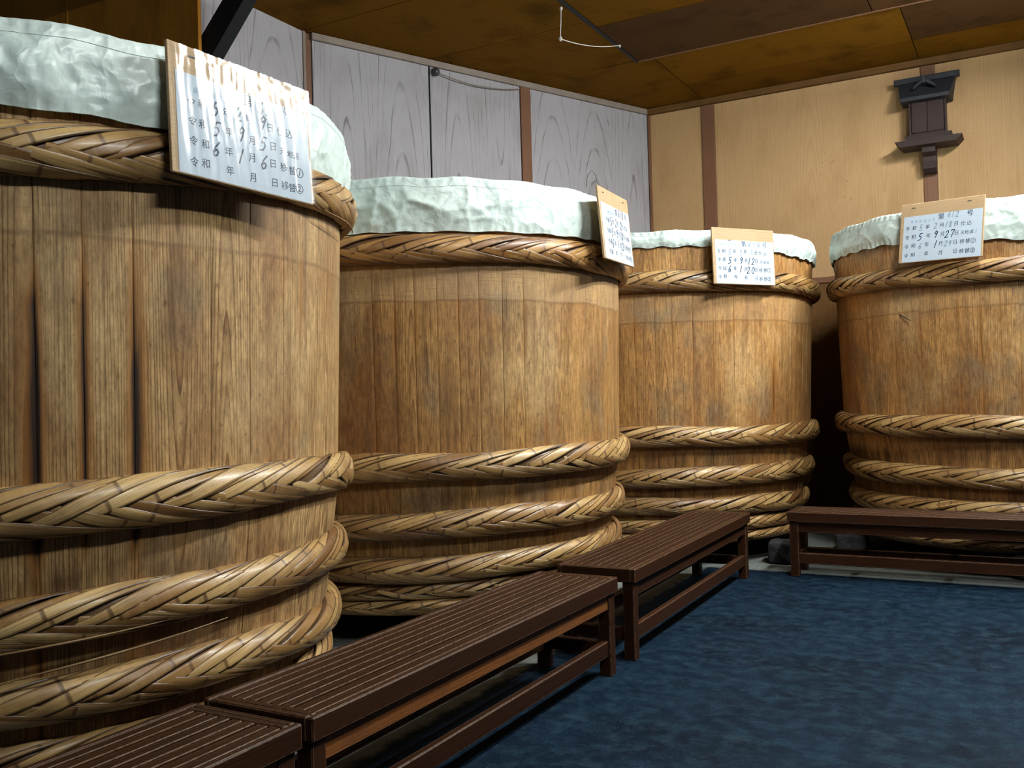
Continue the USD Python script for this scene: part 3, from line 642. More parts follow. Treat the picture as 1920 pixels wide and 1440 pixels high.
# ---------------------------------------------------------------- benches
def bench(x0, y0, L, Wd, ang, label, inner, along='y'):
    """Bench of length L and width Wd, 0.42 high; near left corner at x0, y0; local x across, y along."""
    ca, sa = math.cos(ang), math.sin(ang)
    ex, ey = np.array([ca, sa, 0]), np.array([-sa, ca, 0])
    t = thing('bench', label, 'bench', (x0, y0, 0))
    xf = frame(np.array([x0, y0, 0.0]), ex, ey, np.array([0, 0, 1.0]))
    T = .42; M = 'bench_wood'
    def p(nm, lo, hi, axis, mat=M, bev=.004, lab=None): return timber(nm, t, np.array(lo, float), np.array(hi, float), axis, mat, bev, lab, xf)
    lg = .055
    for lx in (.014, Wd - .014 - lg):
        for ly in (.012, L - .012 - lg): p('leg', (lx, ly, 0), (lx + lg, ly + lg, T - .04), 2)
    p('apron', (0, 0, T - .065), (.022, L, T - .001), 1); p('apron', (Wd - .022, 0, T - .065), (Wd, L, T - .001), 1)
    p('end_apron', (.0225, 0, T - .065), (Wd - .0225, .022, T - .001), 0); p('end_apron', (.0225, L - .022, T - .065), (Wd - .0225, L, T - .001), 0)
    e = .045
    p('end_board', (.0225, .0225, T - .022), (Wd - .0225, e, T - .001), 0); p('end_board', (.0225, L - e, T - .022), (Wd - .0225, L - .0225, T - .001), 0)
    ns = 8; a0, a1 = .0225, Wd - .0225; w = (a1 - a0) / ns; gp = .012
    for i in range(ns): p('slat', (a0 + i * w + gp / 2, e + .002, T - .020), (a0 + (i + 1) * w - gp / 2, L - e - .002, T - rng.uniform(.001, .003)), 1, bev=.0018)
    for y in (.5, 1.0, 1.5): 
        if y < L - .2: p('cross_batten', (.03, y, T - .05), (Wd - .03, y + .04, T - .021), 0)
    for lx in (.022, Wd - .022 - .028): p('upper_rail', (lx, .06, .285), (lx + .028, L - .06, T - .066), 1, inner)
    for lx in (.024, Wd - .024 - .03): p('stretcher', (lx, .06, .085), (lx + .03, L - .06, .153), 1)
    for ly in (.025, L - .025 - .03): p('end_stretcher', (.06, ly, .085), (Wd - .06, ly + .03, .145), 0)
    return t
bench(-2.012, -.17, 1.955, .388, 0.0, 'dark slatted bench closest to the camera, cut off by the bottom edge', 'bench_wood_orange')
bench(-2.012, 1.822, 1.972, .388, 0.0, 'long dark slatted bench with an orange-brown rail, in front of the two nearest barrels', 'bench_wood_orange')
bench(-2.010, 3.972, 2.085, .392, .019, 'dark slatted bench running back towards the far corner barrel', 'bench_wood')
bench(-1.452, 6.498, 2.0, .32, -math.pi / 2 + .006, 'reddish dark slatted bench across the back in front of the right barrel', 'bench_wood')

# ---------------------------------------------------------------- fluorescent fixtures outside the frame
def fixture(x, y, z, power, label):
    nm = f'tube_light_{int(power)}'
    g = G(); g.done(nm, g('emission', 'emission', color=(.94, 1.0, .98), strength=float(power)))
    t = thing('ceiling_lamp', label, 'lamp', (x, y, z))
    put('housing', t, *box((x - .075, y - .63, z + .035), (x + .075, y + .63, z + .075), .01), 'enamel')
    for yy in (-.6, .6): put('stem', t, *box((x - .012, y + yy - .012, z + .07), (x + .012, y + yy + .012, H + .01)), 'enamel'); put('lamp_holder', t, *box((x - .07, y + yy * 1.03 - .012, z - .02), (x + .07, y + yy * 1.03 + .012, z + .036), .004), 'enamel')
    for xx in (-.042, .042):
        v, f = tube(np.array([[x + xx, y - .6, z], [x + xx, y, z], [x + xx, y + .6, z]]), .014, 12); put('tube', t, v, f, nm, smooth=True)
plain('enamel', (.7, .7, .68), rough=.4)
for l_ in LAMPS: fixture(*l_)

# ---------------------------------------------------------------- number boards on the barrels
GLYPH = json.loads('''{"令":[[[-44,10,-43,12,-31,17,-15,28,1,45,7,42,6,37,13,30,29,19,45,12,44,9,39,5,20,16,0,32,-11,22,-30,9,-40,5]],[[-32,0,30,0,34,-2,34,-4,8,-29,17,-38,17,-41,12,-45,0,-34,-18,-23,-18,-21,-13,-17,2,-26,19,-7,-32,-7]],[[-9,16,-6,21,-3,21,8,11,10,6,4,3,3,6]]],"和":[[[3,-40,3,36,39,36,39,-39,31,-39,31,-32,11,-32,10,-40],[10,-24,31,-25,31,29,10,29]],[[-45,-25,-44,-21,-34,-9,-27,8,-43,9,-43,16,-24,17,-24,32,-40,30,-42,36,-21,39,-6,44,-1,38,-17,34,-17,16,0,16,0,10,-17,9,-17,7,-1,-11,-1,-13,-6,-18,-13,-6,-17,-4,-17,-44,-24,-44,-24,-4,-26,-4,-35,-23,-41,-30]]],"年":[[[-43,-22,-43,-15,-28,-15,-28,11,1,11,1,26,-22,26,-26,19,-36,7,-43,11,-30,26,-24,37,-22,45,-14,43,-18,33,39,33,39,26,9,26,9,11,37,11,37,4,9,4,9,-14,44,-15,44,-22,9,-22,8,-45,1,-45,1,-22],[-19,4,-20,-15,1,-15,1,4]]],"月":[[[-45,-40,-36,-29,-30,-14,-28,0,-28,39,31,39,30,-40,26,-43,21,-44,5,-44,3,-39,3,-36,19,-37,23,-36,22,-14,-23,-14,-27,-28,-33,-38,-39,-44,-41,-44,-41,-42],[-21,9,-21,-7,23,-7,23,9],[-21,17,23,16,23,32,-21,32]]],"日":[[[-31,38,32,38,32,-43,24,-43,23,-37,-23,-37,-24,-44,-31,-44],[-24,5,24,4,24,31,-24,31],[-23,-3,-24,-30,24,-30,24,-3]]],"第":[[[-41,-40,-40,-38,-22,-30,-11,-21,-11,-19,-35,-19,-32,2,-4,3,-4,11,-35,11,-35,17,2,17,1,20,-3,21,-3,23,3,29,9,45,16,44,14,36,43,36,43,30,27,30,31,21,27,19,24,20,18,30,12,30,3,18,35,17,35,-4,3,-5,3,-13,39,-13,37,-30,33,-39,15,-40,13,-35,27,-34,30,-28,31,-19,4,-19,3,-45,-4,-45,-5,-23,-18,-35,-34,-44,-37,-44],[3,3,28,2,28,11,3,11],[-26,-4,-27,-13,-4,-13,-4,-4]],[[-43,22,-34,31,-28,45,-21,43,-23,36,1,36,0,30,-14,30,-11,21,-15,19,-18,20,-23,30,-28,30,-36,18,-43,20]]],"号":[[[-42,-1,-42,6,42,5,42,-1,-13,-1,-15,-2,-17,-12,30,-12,26,-36,24,-40,18,-44,-3,-44,-5,-37,16,-37,20,-29,21,-19,-28,-19,-23,-1]],[[-30,40,30,40,30,15,-30,15],[-23,22,23,21,23,34,-23,34]]],"仕":[[[-18,7,-18,14,10,14,10,43,17,43,17,14,45,14,45,7,17,7,17,-34,43,-34,43,-41,-15,-41,-15,-34,10,-34,10,6]],[[-45,3,-45,6,-39,11,-28,26,-20,44,-14,43,-13,40,-23,21,-23,-45,-30,-45,-30,9,-32,9,-41,-2]]],"込":[[[-44,-37,-44,-35,-39,-30,-30,-24,-30,0,-43,0,-43,7,-23,7,-23,-25,-11,-33,3,-35,44,-33,43,-40,34,-41,-8,-40,-18,-36,-26,-30,-30,-31,-39,-42]],[[-18,-22,-4,-8,4,9,7,26,3,32,-4,37,-1,42,2,42,14,28,28,-8,34,-15,43,-21,40,-27,38,-27,27,-19,19,-6,14,11,12,11,11,11,8,-1,0,-15,-11,-26,-14,-26]],[[-40,39,-36,43,-34,43,-21,30,-20,27,-26,23,-30,30]]],"天":[[[-44,-39,-22,-26,-13,-16,-7,-3,-8,0,-42,0,-42,7,-5,7,-4,15,-4,28,-5,30,-38,30,-38,37,38,37,38,30,3,30,3,8,42,7,42,0,6,-1,11,-13,23,-27,38,-36,44,-37,40,-44,35,-43,21,-35,7,-20,0,-7,-10,-25,-21,-35,-37,-44,-40,-44]]],"地":[[[-15,-2,-17,5,-7,9,-7,35,0,35,0,12,13,17,13,45,19,45,20,21,28,23,35,28,40,26,39,-15,33,-19,25,-19,24,-17,24,-13,31,-13,33,-10,33,18,20,13,20,-23,13,-23,13,9,5,7,0,3,0,-33,4,-36,34,-36,37,-33,38,-23,40,-23,44,-25,44,-33,42,-38,38,-42,32,-43,6,-43,-3,-41,-6,-38,-7,-34,-7,1]],[[-45,-23,-32,-16,-32,14,-44,14,-44,21,-32,21,-32,43,-25,43,-25,21,-14,21,-14,14,-25,14,-25,-13,-21,-13,-17,-10,-14,-10,-12,-16,-40,-29,-43,-28]]],"返":[[[-45,-37,-41,-32,-31,-25,-31,1,-43,1,-43,8,-24,8,-24,-27,-17,-32,-5,-35,44,-34,42,-41,31,-42,-10,-41,-28,-32,-34,-35,-40,-43]],[[-21,-24,-15,-13,-12,-2,-11,37,16,39,34,43,40,39,40,36,30,34,-4,30,-4,20,35,20,38,18,36,10,24,-10,35,-19,39,-23,39,-25,33,-29,19,-15,8,-24,-2,-29,-4,-29,-7,-24,-6,-22,-3,-22,9,-15,13,-11,-2,3,2,6,5,6,19,-5,24,1,29,11,28,13,-4,13,-5,-4,-9,-18,-15,-27]],[[-41,37,-35,41,-24,30,-22,25,-28,22]]],"移":[[[-13,-40,-11,-38,7,-33,16,-28,12,-22,6,-19,8,-16,13,-15,23,-22,32,-12,34,-6,16,-6,6,-15,-4,-21,-6,-21,-10,-17,-9,-15,7,-6,19,9,26,8,22,0,44,-1,37,-17,22,-32,12,-38,-8,-45,-10,-45]],[[-11,4,9,12,8,16,2,19,4,23,7,24,16,17,27,26,27,29,9,29,-6,18,-11,22,-11,24,3,32,13,44,20,43,16,35,38,34,38,31,33,23,17,9,-6,-1,-8,-1]],[[-45,-21,-34,-2,-31,8,-31,10,-43,10,-43,17,-29,18,-29,32,-40,30,-42,36,-14,43,-11,38,-22,34,-22,18,-11,17,-10,10,-22,10,-22,8,-11,-6,-11,-9,-15,-13,-20,-3,-22,-3,-22,-45,-29,-45,-29,-6,-31,-6,-40,-27,-42,-27]]],"替":[[[-30,-4,2,-4,-2,2,8,7,13,15,0,16,0,21,16,22,17,26,17,30,3,30,2,36,17,36,17,45,24,44,24,36,39,36,39,30,24,30,23,23,42,22,42,16,27,15,33,6,44,0,44,-2,40,-6,35,-4,27,3,21,12,11,1,5,-3,30,-4,30,-44,23,-44,22,-41,-22,-41,-23,-45,-30,-45],[-22,-25,-23,-35,23,-35,23,-25],[-22,-10,-23,-19,23,-19,23,-10]],[[-43,-3,-43,-1,-38,1,-30,9,-28,15,-42,16,-42,22,-25,23,-25,30,-39,30,-39,36,-25,36,-24,45,-18,45,-18,36,-5,36,-5,30,-18,30,-18,23,-3,22,-3,16,-18,15,-5,5,-5,2,-10,-1,-14,4,-22,9,-26,3,-38,-7]]],"長":[[[-43,-8,-43,-2,-26,-2,-26,41,34,41,34,35,-19,35,-19,26,31,26,31,20,-19,20,-19,12,31,12,31,6,-19,6,-19,-1,43,-2,43,-9,35,-9,38,-14,19,-26,31,-34,45,-38,41,-44,27,-40,17,-35,7,-27,-2,-15,-4,-9,-19,-9,-20,-34,6,-29,6,-35,-29,-44,-32,-37,-29,-36,-27,-32,-27,-9],[4,-10,9,-19,13,-22,29,-13,31,-10]]],"野":[[[2,2,2,8,26,8,24,12,8,22,8,24,13,27,23,22,31,32,4,33,4,40,39,40,43,37,41,32,28,17,35,11,35,8,43,8,45,7,45,5,37,-16,31,-14,36,1,25,1,25,-40,22,-43,6,-44,5,-42,4,-37,18,-37,18,0]],[[-44,-34,-26,-32,-24,-30,-24,-17,-41,-17,-41,-10,-24,-9,-24,1,-41,1,-41,40,0,40,0,1,-17,0,-17,-10,0,-10,0,-17,-17,-17,-17,-29,3,-28,3,-34,-41,-41,-44,-40],[-16,17,-17,7,-6,7,-6,17],[-16,34,-17,23,-6,23,-6,34],[-34,17,-35,7,-23,7,-23,17],[-23,33,-35,34,-35,23,-23,23]]],"県":[[[15,-24,21,-20,41,-34,44,-38,37,-42]],[[-38,30,-31,30,-31,-10,42,-10,42,-17,4,-17,4,-44,-4,-45,-4,-17,-38,-17]],[[-21,41,29,41,29,-3,-21,-3],[-14,3,22,2,22,10,-14,10],[-14,16,22,15,22,23,-14,23],[-14,29,22,28,22,36,-14,36]],[[-44,-38,-30,-28,-25,-22,-19,-21,-15,-23,-19,-28,-37,-42]]],"産":[[[-45,-41,-40,-32,-37,-20,-36,15,-15,16,-21,25,-19,29,-37,29,-37,35,-3,35,-6,43,-2,45,6,35,38,35,38,29,19,29,19,27,25,25,19,16,41,15,41,9,-29,9,-29,-11,-33,-33,-39,-45],[-14,28,-8,19,-9,15,10,15,13,17,17,28]],[[-28,-14,-20,-5,-16,6,-9,5,-12,-3,3,-3,3,6,10,6,10,-3,36,-3,36,-9,10,-9,10,-18,33,-18,33,-24,10,-24,10,-36,41,-37,41,-43,-27,-43,-27,-37,3,-37,3,-24,-19,-24,-19,-18,3,-18,3,-10,-16,-9,-21,-17,-24,-17]]],"大":[[[-44,-39,-30,-31,-18,-19,-13,-11,-7,6,-8,10,-42,10,-42,17,-5,17,-3,45,4,45,3,17,42,17,42,10,6,9,15,-12,23,-23,33,-32,44,-37,39,-44,26,-37,15,-26,9,-17,0,2,-7,-16,-20,-33,-37,-44,-39,-44]]],"豆":[[[-43,-35,7,-34,15,-18,16,-12,18,-11,25,-14,15,-34,42,-34,43,-41,-43,-41]],[[-41,33,-40,40,40,40,40,33]],[[-32,23,30,23,30,-9,-32,-9],[-23,16,-24,-2,22,-2,22,16]],[[-24,-16,-23,-12,-17,-12,-11,-27,-11,-31,-18,-32,-21,-20]]]}''')
DIG = {'0': [[(.5, 1), (.2, .85), (.08, .45), (.25, .05), (.55, 0), (.85, .25), (.9, .65), (.7, .95), (.5, 1)]], '1': [[(.62, 1), (.38, 0)]], '2': [[(.15, .75), (.35, .97), (.7, .98), (.82, .75), (.6, .42), (.1, .03), (.95, .06)]],
       '3': [[(.2, .88), (.5, 1), (.82, .85), (.72, .6), (.4, .52), (.8, .42), (.82, .15), (.45, 0), (.1, .12)]], '4': [[(.45, 1), (.08, .38), (.95, .42)], [(.72, .75), (.55, 0)]], '5': [[(.95, 1), (.35, .98), (.22, .56), (.6, .62), (.85, .38), (.62, .06), (.1, .0)]],
       '6': [[(.75, 1), (.3, .62), (.12, .25), (.35, .0), (.7, .08), (.82, .32), (.55, .48), (.2, .3)]], '7': [[(.15, .85), (.12, 1), (.92, .98), (.6, .45), (.45, 0)]], '8': [[(.8, .88), (.45, 1), (.2, .8), (.7, .4), (.75, .1), (.4, 0), (.15, .2), (.55, .55), (.8, .88)]],
       '9': [[(.85, .8), (.5, 1), (.18, .75), (.4, .52), (.8, .72), (.88, .85), (.75, .4), (.55, 0)]], '|': [[(.55, 1), (.45, 0)]]}
CIRC = [[(.5 + .5 * math.cos(i / 14 * 2 * math.pi), .5 + .5 * math.sin(i / 14 * 2 * math.pi)) for i in range(15)]]
from shapely import geometry as sg, affinity as sa_, union_all
def stroke_shape(lines, x, y, w, h, pen, slant=.0):
    ls = []
    for l in lines:
        pts = [(x + (u - .5) * w + (v - .5) * h * slant, y + (v - .5) * h) for u, v in l]
        ls.append(sg.LineString(pts).buffer(pen / 2, quad_segs=2))
    return union_all(ls)
def kanji_shape(ch, x, y, s):
    ps = [sg.Polygon(list(zip(r[0][::2], r[0][1::2])), [list(zip(q[::2], q[1::2])) for q in r[1:]]).buffer(0) for r in GLYPH[ch]]
    return sa_.affine_transform(union_all(ps), [s / 92, 0, s / 92 * .10, s / 92, x, y])
def homography(src, dst):
    M = []
    for (x, y), (u, v) in zip(src, dst): M += [[x, y, 1, 0, 0, 0, -u * x, -u * y, -u], [0, 0, 0, x, y, 1, -v * x, -v * y, -v]]
    return np.linalg.svd(np.array(M))[2][-1].reshape(3, 3)

BW, BH = .52, .382
def board(k, pose, corners, items, label, glare):
    cx, cy, cz, yaw, pt, ro = pose
    n = np.array([math.sin(yaw) * math.cos(pt), -math.cos(yaw) * math.cos(pt), math.sin(pt)]); r0 = np.array([math.cos(yaw), math.sin(yaw), 0]); u0 = np.cross(n, r0)
    r2 = math.cos(ro) * r0 + math.sin(ro) * u0; u2 = -math.sin(ro) * r0 + math.cos(ro) * u0
    xf = frame(np.array([cx, cy, cz]), r2, u2, n)
    t = thing('number_board', label, 'sign', (cx, cy, cz))
    timber('board', t, (-BW / 2, -BH / 2, -.012), (BW / 2, BH / 2, 0), 0, 'board_wood', .0015, xf=xf)
    v, f = box((-BW / 2 + .022, -BH / 2 + .004, .0004), (BW / 2 - .008, BH / 2 - .082, .0010)); put('paper', t, xf(v), f, 'paper', label='white paper sheet')
    Hm = homography(corners, [(-BW / 2, BH / 2), (BW / 2, BH / 2), (BW / 2, -BH / 2), (-BW / 2, -BH / 2)])
    shapes = {}
    for ch, px, py, kind in items:
        q = Hm @ [px, py, 1]; x, y = q[:2] / q[2]
        if kind == 's': sh, m = kanji_shape(ch, x, y, .019), 'pale_ink'
        elif kind == 'B': sh, m = kanji_shape(ch, x, y, .040), 'ink'
        elif kind == 'm': sh, m = kanji_shape(ch, x, y, .024), 'ink'
        elif kind == 'd': sh, m = stroke_shape(DIG[ch], x, y, .024, .044, .0050, .22), 'ink'
        elif kind == 'p': sh, m = stroke_shape(DIG[ch], x, y, .021, .036, .0032, .18), 'pencil'
        elif kind == 'l': sh, m = stroke_shape(DIG['|'], x, y, .004, .026, .0022, .1), 'pencil'
        elif kind == 'c': sh, m = union_all([stroke_shape(CIRC, x, y, .029, .029, .0024), stroke_shape(DIG[ch], x, y, .012, .017, .0028)]), 'ink'
        else: sh, m = kanji_shape(ch, x, y, .029), 'ink'
        shapes.setdefault(m, []).append(sh)
    for m in shapes:
        u = union_all([s.buffer(0) for s in shapes[m]]); ms = []
        for g_ in getattr(u, 'geoms', [u]):
            if g_.area > 1e-8:
                e = trimesh.creation.extrude_polygon(g_, .0004, engine='earcut'); ms.append((np.array(e.vertices) + [0, 0, .0011], np.array(e.faces)))
        v, f = join(ms); put('lettering', t, xf(v), f, m, label={'ink': 'dark blue brush lettering', 'pencil': 'grey handwritten digits', 'pale_ink': 'pale blue small lettering'}[m], kind=None)
    # clear plastic sleeve, crinkled upright
    nx, ny = 130, 60; X, Y = np.meshgrid(np.linspace(-BW / 2 + .002, BW / 2 + .003, nx), np.linspace(-BH / 2 - .001, BH / 2 - .003, ny), indexing='ij')
    P = np.stack([X, Y, 0 * X], -1)
    w_ = meshkit.noise(np.stack([X * 46 + 1.2 * meshkit.noise(P * [9, 6, 1], k), Y * 2.6, 0 * X + k], -1), 11 + k) + .45 * meshkit.noise(np.stack([X * 100 + meshkit.noise(P * [20, 14, 1], k), Y * 14, 0 * X + k], -1), 21 + k) + .5 * meshkit.noise(P * 55, 31 + k) * np.clip((Y - BH / 2 + .10) / .08, .12, 1)
    Z = .0022 + (.013 if k == 0 else 0) * (.5 - Y / BH) + glare * w_ * np.clip(np.minimum(np.minimum(X + BW / 2, BW / 2 - X) / .02, 1), .3, 1)
    v = np.stack([X, Y, Z], -1).reshape(-1, 3); f = grid_faces(nx, ny)[:, ::-1]
    put('clear_sleeve', t, xf(v), f, 'glossy_film' if k == 0 else 'clear_film', smooth=True, label='clear plastic sleeve')
    if k == 1:
        v, f = tube(np.array([[-BW / 2 + .012, BH / 2 - .008, .001], [-BW / 2 + .006, BH / 2 + .05, -.004], [-BW / 2 - .004, BH / 2 + .075, -.02], [-BW / 2 - .02, BH / 2 + .05, -.04], [-BW / 2 - .03, BH / 2 - .01, -.05]]), .0018, 6); put('hanging_wire', t, xf(v), f, 'metal_dark', smooth=True)
    for sx in ((-.12,) if k == 2 else (-.18, .17)):
        v, f = box((sx - .012, BH / 2 - .086 if k == 2 else BH / 2 - .03, .0012), (sx + .012, BH / 2 - .082 if k == 2 else BH / 2 - .026, .0026)); put('staple', t, xf(v), f, 'metal_dark')
def row(chars, kinds, xs, ys): return [(c_, x, y, k_) for c_, k_, x, y in zip(chars, kinds, xs, ys)]
I4 = row('長野県産大豆第612号', 'ssssssBpppB', (365, 440, 510, 590, 660, 735, 860, 1000, 1060, 1130, 1345), (590, 585, 580, 570, 560, 550, 495, 460, 458, 455, 430)) \
   + row('令和5年2月18日仕込', '..p.p.pp...', (290, 405, 515, 630, 765, 870, 950, 1015, 1110, 1225, 1330), (710, 695, 690, 670, 655, 640, 630, 630, 615, 610, 600)) \
   + row('令和5年9月27日天地返|', '..d.d.dd.mmml', (280, 390, 500, 640, 765, 880, 955, 1045, 1115, 1220, 1290, 1370, 1445), (860, 845, 845, 820, 800, 790, 795, 780, 770, 765, 757, 750, 740)) \
   + row('令和6年1月29日移替1', '..p.d.pp...c', (265, 380, 500, 610, 760, 850, 935, 1000, 1095, 1210, 1305, 1395), (1015, 995, 1000, 970, 965, 950, 955, 950, 925, 915, 905, 900)) \
   + row('令和年月日移替2', '.......c', (255, 370, 600, 845, 1090, 1200, 1295, 1385), (1170, 1150, 1125, 1110, 1080, 1080, 1070, 1065))
I3 = row('長野県産大豆第614号', 'ssssssBpppB', (440, 505, 575, 640, 710, 775, 875, 995, 1080, 1165, 1280), (490, 492, 494, 496, 498, 500, 480, 490, 490, 505, 500)) \
   + row('令和5年3月1日仕込', '..p.p.p...', (395, 490, 605, 700, 820, 905, 1025, 1110, 1195, 1285), (620, 620, 650, 630, 655, 640, 650, 650, 655, 675)) \
   + row('令和5年9月12日天地返|', '..d.d.dd.mmml', (405, 500, 610, 720, 830, 925, 985, 1060, 1125, 1215, 1280, 1345, 1398), (790, 790, 810, 800, 810, 810, 820, 830, 820, 835, 845, 845, 845)) \
   + row('令和6年1月20日移替1', '..d.d.dd...c', (415, 510, 610, 715, 825, 920, 970, 1060, 1120, 1210, 1295, 1370), (960, 965, 975, 960, 980, 980, 1000, 1005, 985, 1000, 1000, 1000)) \
   + row('令和年月日移替2', '.......c', (420, 520, 725, 925, 1130, 1215, 1300, 1375), (1130, 1120, 1130, 1145, 1160, 1170, 1170, 1175))
I1 = row('長野県産大豆第61号', 'ssssssBddB', (310, 385, 445, 500, 560, 615, 725, 840, 900, 1060), (460, 470, 500, 520, 545, 560, 540, 600, 610, 640)) \
   + row('令和5年2月9日仕込', '..d.d.d...', (275, 360, 470, 560, 660, 740, 855, 915, 1000, 1070), (550, 570, 610, 635, 650, 690, 720, 760, 790, 810)) \
   + row('令和5年9月5日天地返', '..d.d.d.mmm', (285, 370, 480, 580, 680, 770, 860, 940, 1020, 1080, 1130), (700, 730, 770, 790, 810, 860, 890, 910, 950, 975, 990)) \
   + row('令和6年1月6日移替1', '..d.d.d...c', (295, 390, 480, 580, 680, 770, 870, 940, 1030, 1100, 1160), (860, 890, 930, 950, 990, 1000, 1040, 1050, 1080, 1110, 1130)) \
   + row('令和年月日移替2', '.......c', (300, 395, 590, 780, 955, 1040, 1100, 1160), (1030, 1045, 1105, 1160, 1205, 1230, 1250, 1260))
I2 = row('長野県産大豆第611号', 'ssssssBdddB', (290, 310, 330, 350, 368, 386, 415, 455, 485, 508, 545), (490, 500, 505, 512, 520, 525, 510, 520, 540, 560, 580)) \
   + row('令和5年2月12日仕込', '..d.d.dd...', (287, 313, 345, 375, 415, 440, 475, 490, 508, 540, 563), (600, 610, 630, 640, 660, 670, 690, 702, 710, 730, 740)) \
   + row('令和5年9月18日天地返', '..d.d.dd.mmm', (303, 330, 365, 400, 435, 465, 492, 508, 530, 558, 578, 597), (755, 765, 790, 800, 810, 820, 840, 850, 860, 880, 890, 900)) \
   + row('令和6年1月12日移替1', '..d.d.dd...c', (320, 350, 380, 412, 455, 480, 502, 520, 545, 575, 600, 620), (910, 920, 950, 950, 960, 980, 990, 1000, 1010, 1020, 1035, 1050)) \
   + row('令和年月日移替2', '.......c', (338, 368, 430, 500, 565, 592, 620, 643), (1070, 1085, 1100, 1120, 1150, 1165, 1180, 1190))
board(0, (-2.062, 2.081, 2.049, 1.468, .084, -.035), [(81, 45), (1220, 459), (1278, 1395), (126, 1102)], I1, 'large glossy number board with strong glare on the nearest barrel', .0036)
board(1, (-1.965, 4.711, 2.11, 1.661, .075, .019), [(150, 100), (565, 345), (683, 1300), (255, 1180)], I2, 'number board seen nearly edge-on at the right of the second barrel', .0010)
board(2, (-1.72, 6.346, 2.118, .943, .033, -.002), [(255, 148), (1445, 220), (1500, 1300), (305, 1270)], I3, 'number board reading 614 on the far corner barrel', .0010)
board(3, (-.508, 6.447, 2.18, -.332, .118, -.038), [(195, 315), (1592, 130), (1545, 1170), (120, 1305)], I4, 'number board reading 612 tilted on the barrel below the shrine', .0010)

# ---------------------------------------------------------------- small wall shrine
SX = -.775
sh = thing('wall_shrine', 'small dark wooden wall shrine with a gabled roof on a bracket shelf', 'shrine', (SX, 9.085, 3.2))
def sb(nm, pts, y0, y1, mat, lab=None):
    """A front outline (x, z) extruded from y0 (front) to y1."""
    m_ = trimesh.creation.extrude_polygon(sg.Polygon(pts), y1 - y0, engine='earcut'); v = np.array(m_.vertices); v = np.stack([v[:, 0], y0 + v[:, 2], v[:, 1]], 1)
    return put(nm, sh, v, np.array(m_.faces)[:, ::-1], mat, label=lab, **wood_attrs(v, 0))
def fp(px, py, y):
    r_ = ray(px, py); p = EYE + r_ * ((y - EYE[1]) / r_[1]); return (p[0], p[2])
yb = 9.083
ZS = fp(1740, 258, 8.84)[1]
xl, xr = fp(1677, 264, 8.84)[0], fp(1804, 250, 8.84)[0]
sb('shelf', [(xl, ZS), (xl + .045, ZS - .052), (xr - .045, ZS - .052), (xr, ZS - .004), (xr, ZS)], 8.84, yb, 'shrine_wood')
zb1 = ZS; x0, x1 = fp(1695, 249, 8.90)[0], fp(1784, 240, 8.90)[0]
sb('plinth', [(x0 + .02, zb1), (x0, zb1 + .05), (x1, zb1 + .05), (x1 - .02, zb1)], 8.90, yb, 'shrine_wood')
zc = zb1 + .05; xa, xb = fp(1706, 240, 8.94)[0], fp(1774, 232, 8.94)[0]; zd = fp(1740, 184, 8.94)[1]
sb('body', [(xa, zc), (xb, zc), (xb, zd), (xa, zd)], 8.95, yb, 'shrine_wood')
xm = (xa + xb) / 2 - .005
sb('door', [(xa + .018, zc + .03), (xm - .006, zc + .03), (xm - .006, zd - .01), (xa + .018, zd - .01)], 8.936, 8.95, 'shrine_wood')
sb('door', [(xm + .006, zc + .03), (xb - .018, zc + .03), (xb - .018, zd - .01), (xm + .006, zd - .01)], 8.938, 8.95, 'shrine_wood')
for xx in (xa - .004, xb - .008): sb('door_post', [(xx, zc), (xx + .014, zc), (xx + .014, zd), (xx, zd)], 8.930, 8.955, 'shrine_wood')
# roof: a slope falling to the front, ridge beam, small gable ornament
ze = fp(1733, 178, 8.86)[1]; xel, xer = fp(1687, 182, 8.86)[0], fp(1780, 168, 8.86)[0]
zr_ = fp(1737, 150, 9.0)[1]; xrl, xrr = fp(1684, 160, 9.0)[0], fp(1791, 140, 9.0)[0]
V = np.array([[xel, 8.86, ze], [xer, 8.86, ze], [xrr, 9.0, zr_], [xrl, 9.0, zr_], [xel, 8.86, ze - .03], [xer, 8.86, ze - .03], [xrr, yb, zr_], [xrl, yb, zr_], [xrr - .03, yb, zd - .02], [xrl + .03, yb, zd - .02]])
m_ = trimesh.convex.convex_hull(V); rf_ = put('roof', sh, np.array(m_.vertices), np.array(m_.faces), 'shrine_roof', **wood_attrs(np.array(m_.vertices), 0))
xL, xR = fp(1676, 160, 8.985)[0], fp(1799, 138, 8.985)[0]
m_v, m_f = box((xL, 8.975, zr_ - .012), (xR, 9.03, zr_ + .038), .004); put('ridge_beam', sh, m_v, m_f, 'shrine_roof', **wood_attrs(m_v, 0))
gx = (xel + xer) / 2; gz = ze + (zr_ - ze) * .95
for s_ in (-1, 1):
    pts = [(gx - s_ * .01, 0), (gx + s_ * .05, -.028), (gx + s_ * .088, -.062), (gx + s_ * .092, -.052), (gx + s_ * .05, -.010), (gx, .018)]
    V = []
    for yy, dz in ((8.865, 0), (8.93, 0)): V += [(x, yy, gz - .03 + z) for x, z in pts]
    m_ = trimesh.convex.convex_hull(np.array(V)); put('gable_board', sh, np.array(m_.vertices), np.array(m_.faces), 'shrine_roof', **wood_attrs(np.array(m_.vertices), 0))
m_v, m_f = box((gx - .016, 8.855, gz - .05), (gx + .016, 8.98, gz + .012), .003); put('gable_ridge', sh, m_v, m_f, 'shrine_roof', **wood_attrs(m_v, 1))
bl, br = fp(1731, 300, 9.0)[0], fp(1756, 300, 9.0)[0]; zt_ = ZS - .052; zl_ = fp(1745, 325, 9.05)[1]
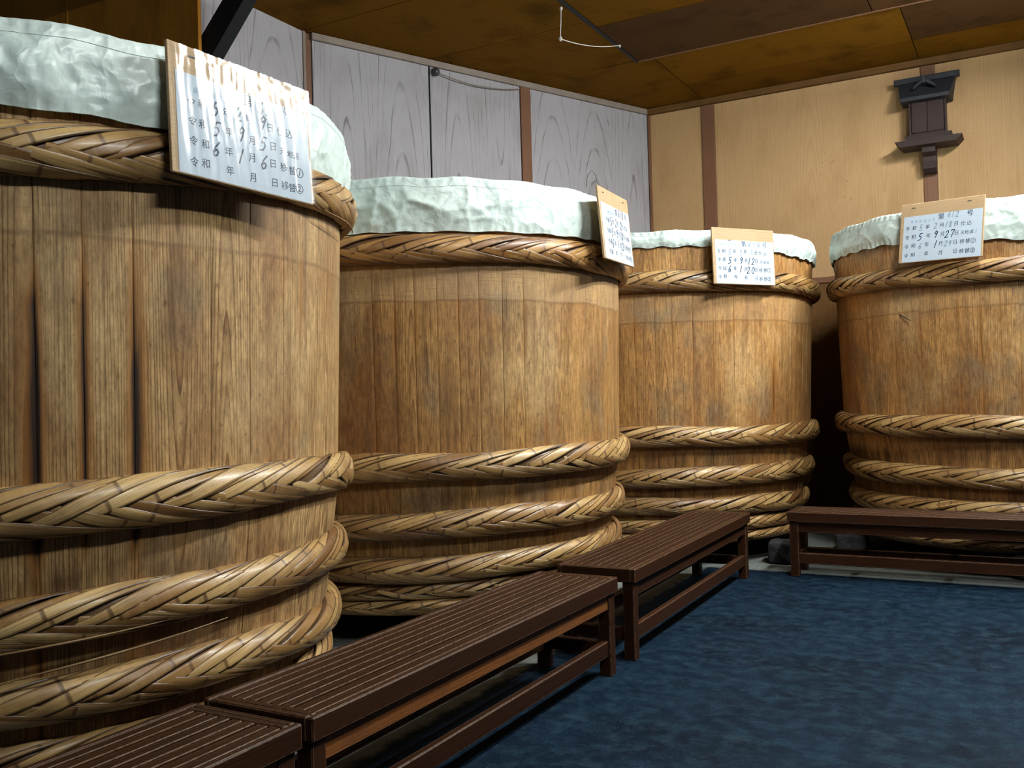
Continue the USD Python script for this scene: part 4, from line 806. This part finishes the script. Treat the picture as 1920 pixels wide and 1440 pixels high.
prof_ = [(yb, zt_), (8.90, zt_), (8.90, zt_ - .055), (8.955, zt_ - .085), (8.955, zl_ + .09), (8.97, zl_ + .03), (9.01, zl_), (yb, zl_)]
m_ = trimesh.creation.extrude_polygon(sg.Polygon(prof_), br - bl, engine='earcut'); v = np.array(m_.vertices); v = np.stack([bl + v[:, 2], v[:, 0], v[:, 1]], 1)
put('bracket', sh, v, np.array(m_.faces), 'shrine_wood', **wood_attrs(v, 2))

# ---------------------------------------------------------------- cords on the ceiling and the wall knob
def on_ceil(px, py, z=H - .012):
    r_ = ray(px, py); return EYE + r_ * ((z - EYE[2]) / r_[2])
P0 = on_ceil(1052, 14); P2 = on_ceil(1162, 85, H - .02)
r_ = ray(1051, 73); tt_ = (P0[1] + .02 - EYE[1]) / r_[1]; P1 = EYE + r_ * tt_
hc = thing('hanging_cord', 'thin white cord with a small bead strung below the ceiling', 'cord', P0)
put('cord', hc, *tube(np.array([P0, (P0 + P1) / 2, P1]), .003, 6), 'cord')
s = np.linspace(0, 1, 10)[:, None]; cur = P1 + (P2 - P1) * s - np.array([0, 0, .03]) * 4 * s * (1 - s)
put('cord', hc, *tube(cur, .0035, 6), 'cord')
for Pq, rq in ((P1, .014), (P0, .012), (P2, .010)):
    m_ = trimesh.creation.icosphere(2, rq); put('bead', hc, np.array(m_.vertices) * [1, 1, 1.3] + Pq - [0, 0, rq * .6 if Pq is not P1 else 0], np.array(m_.faces), 'ceramic', smooth=True)
kx = lf([[s1 + .045, -.036, H - .10]])[0]
kn = thing('wire_knob', 'black round wire knob at the top of the grey wall', 'knob', kx)
m_ = trimesh.creation.icosphere(2, .034); put('knob', kn, np.array(m_.vertices) * [1, 1, 1.1] + kx, np.array(m_.faces), 'metal_dark', smooth=True)
e_ = lf([[s2 - .02, -.028, H - .085]])[0]; s = np.linspace(0, 1, 12)[:, None]
put('wire', kn, *tube(kx + (e_ - kx) * s - np.array([0, 0, .05]) * 4 * s * (1 - s), .005, 6), 'grey_trim', grain=(.1, .05, .3), uvz=(0, 0, 0))
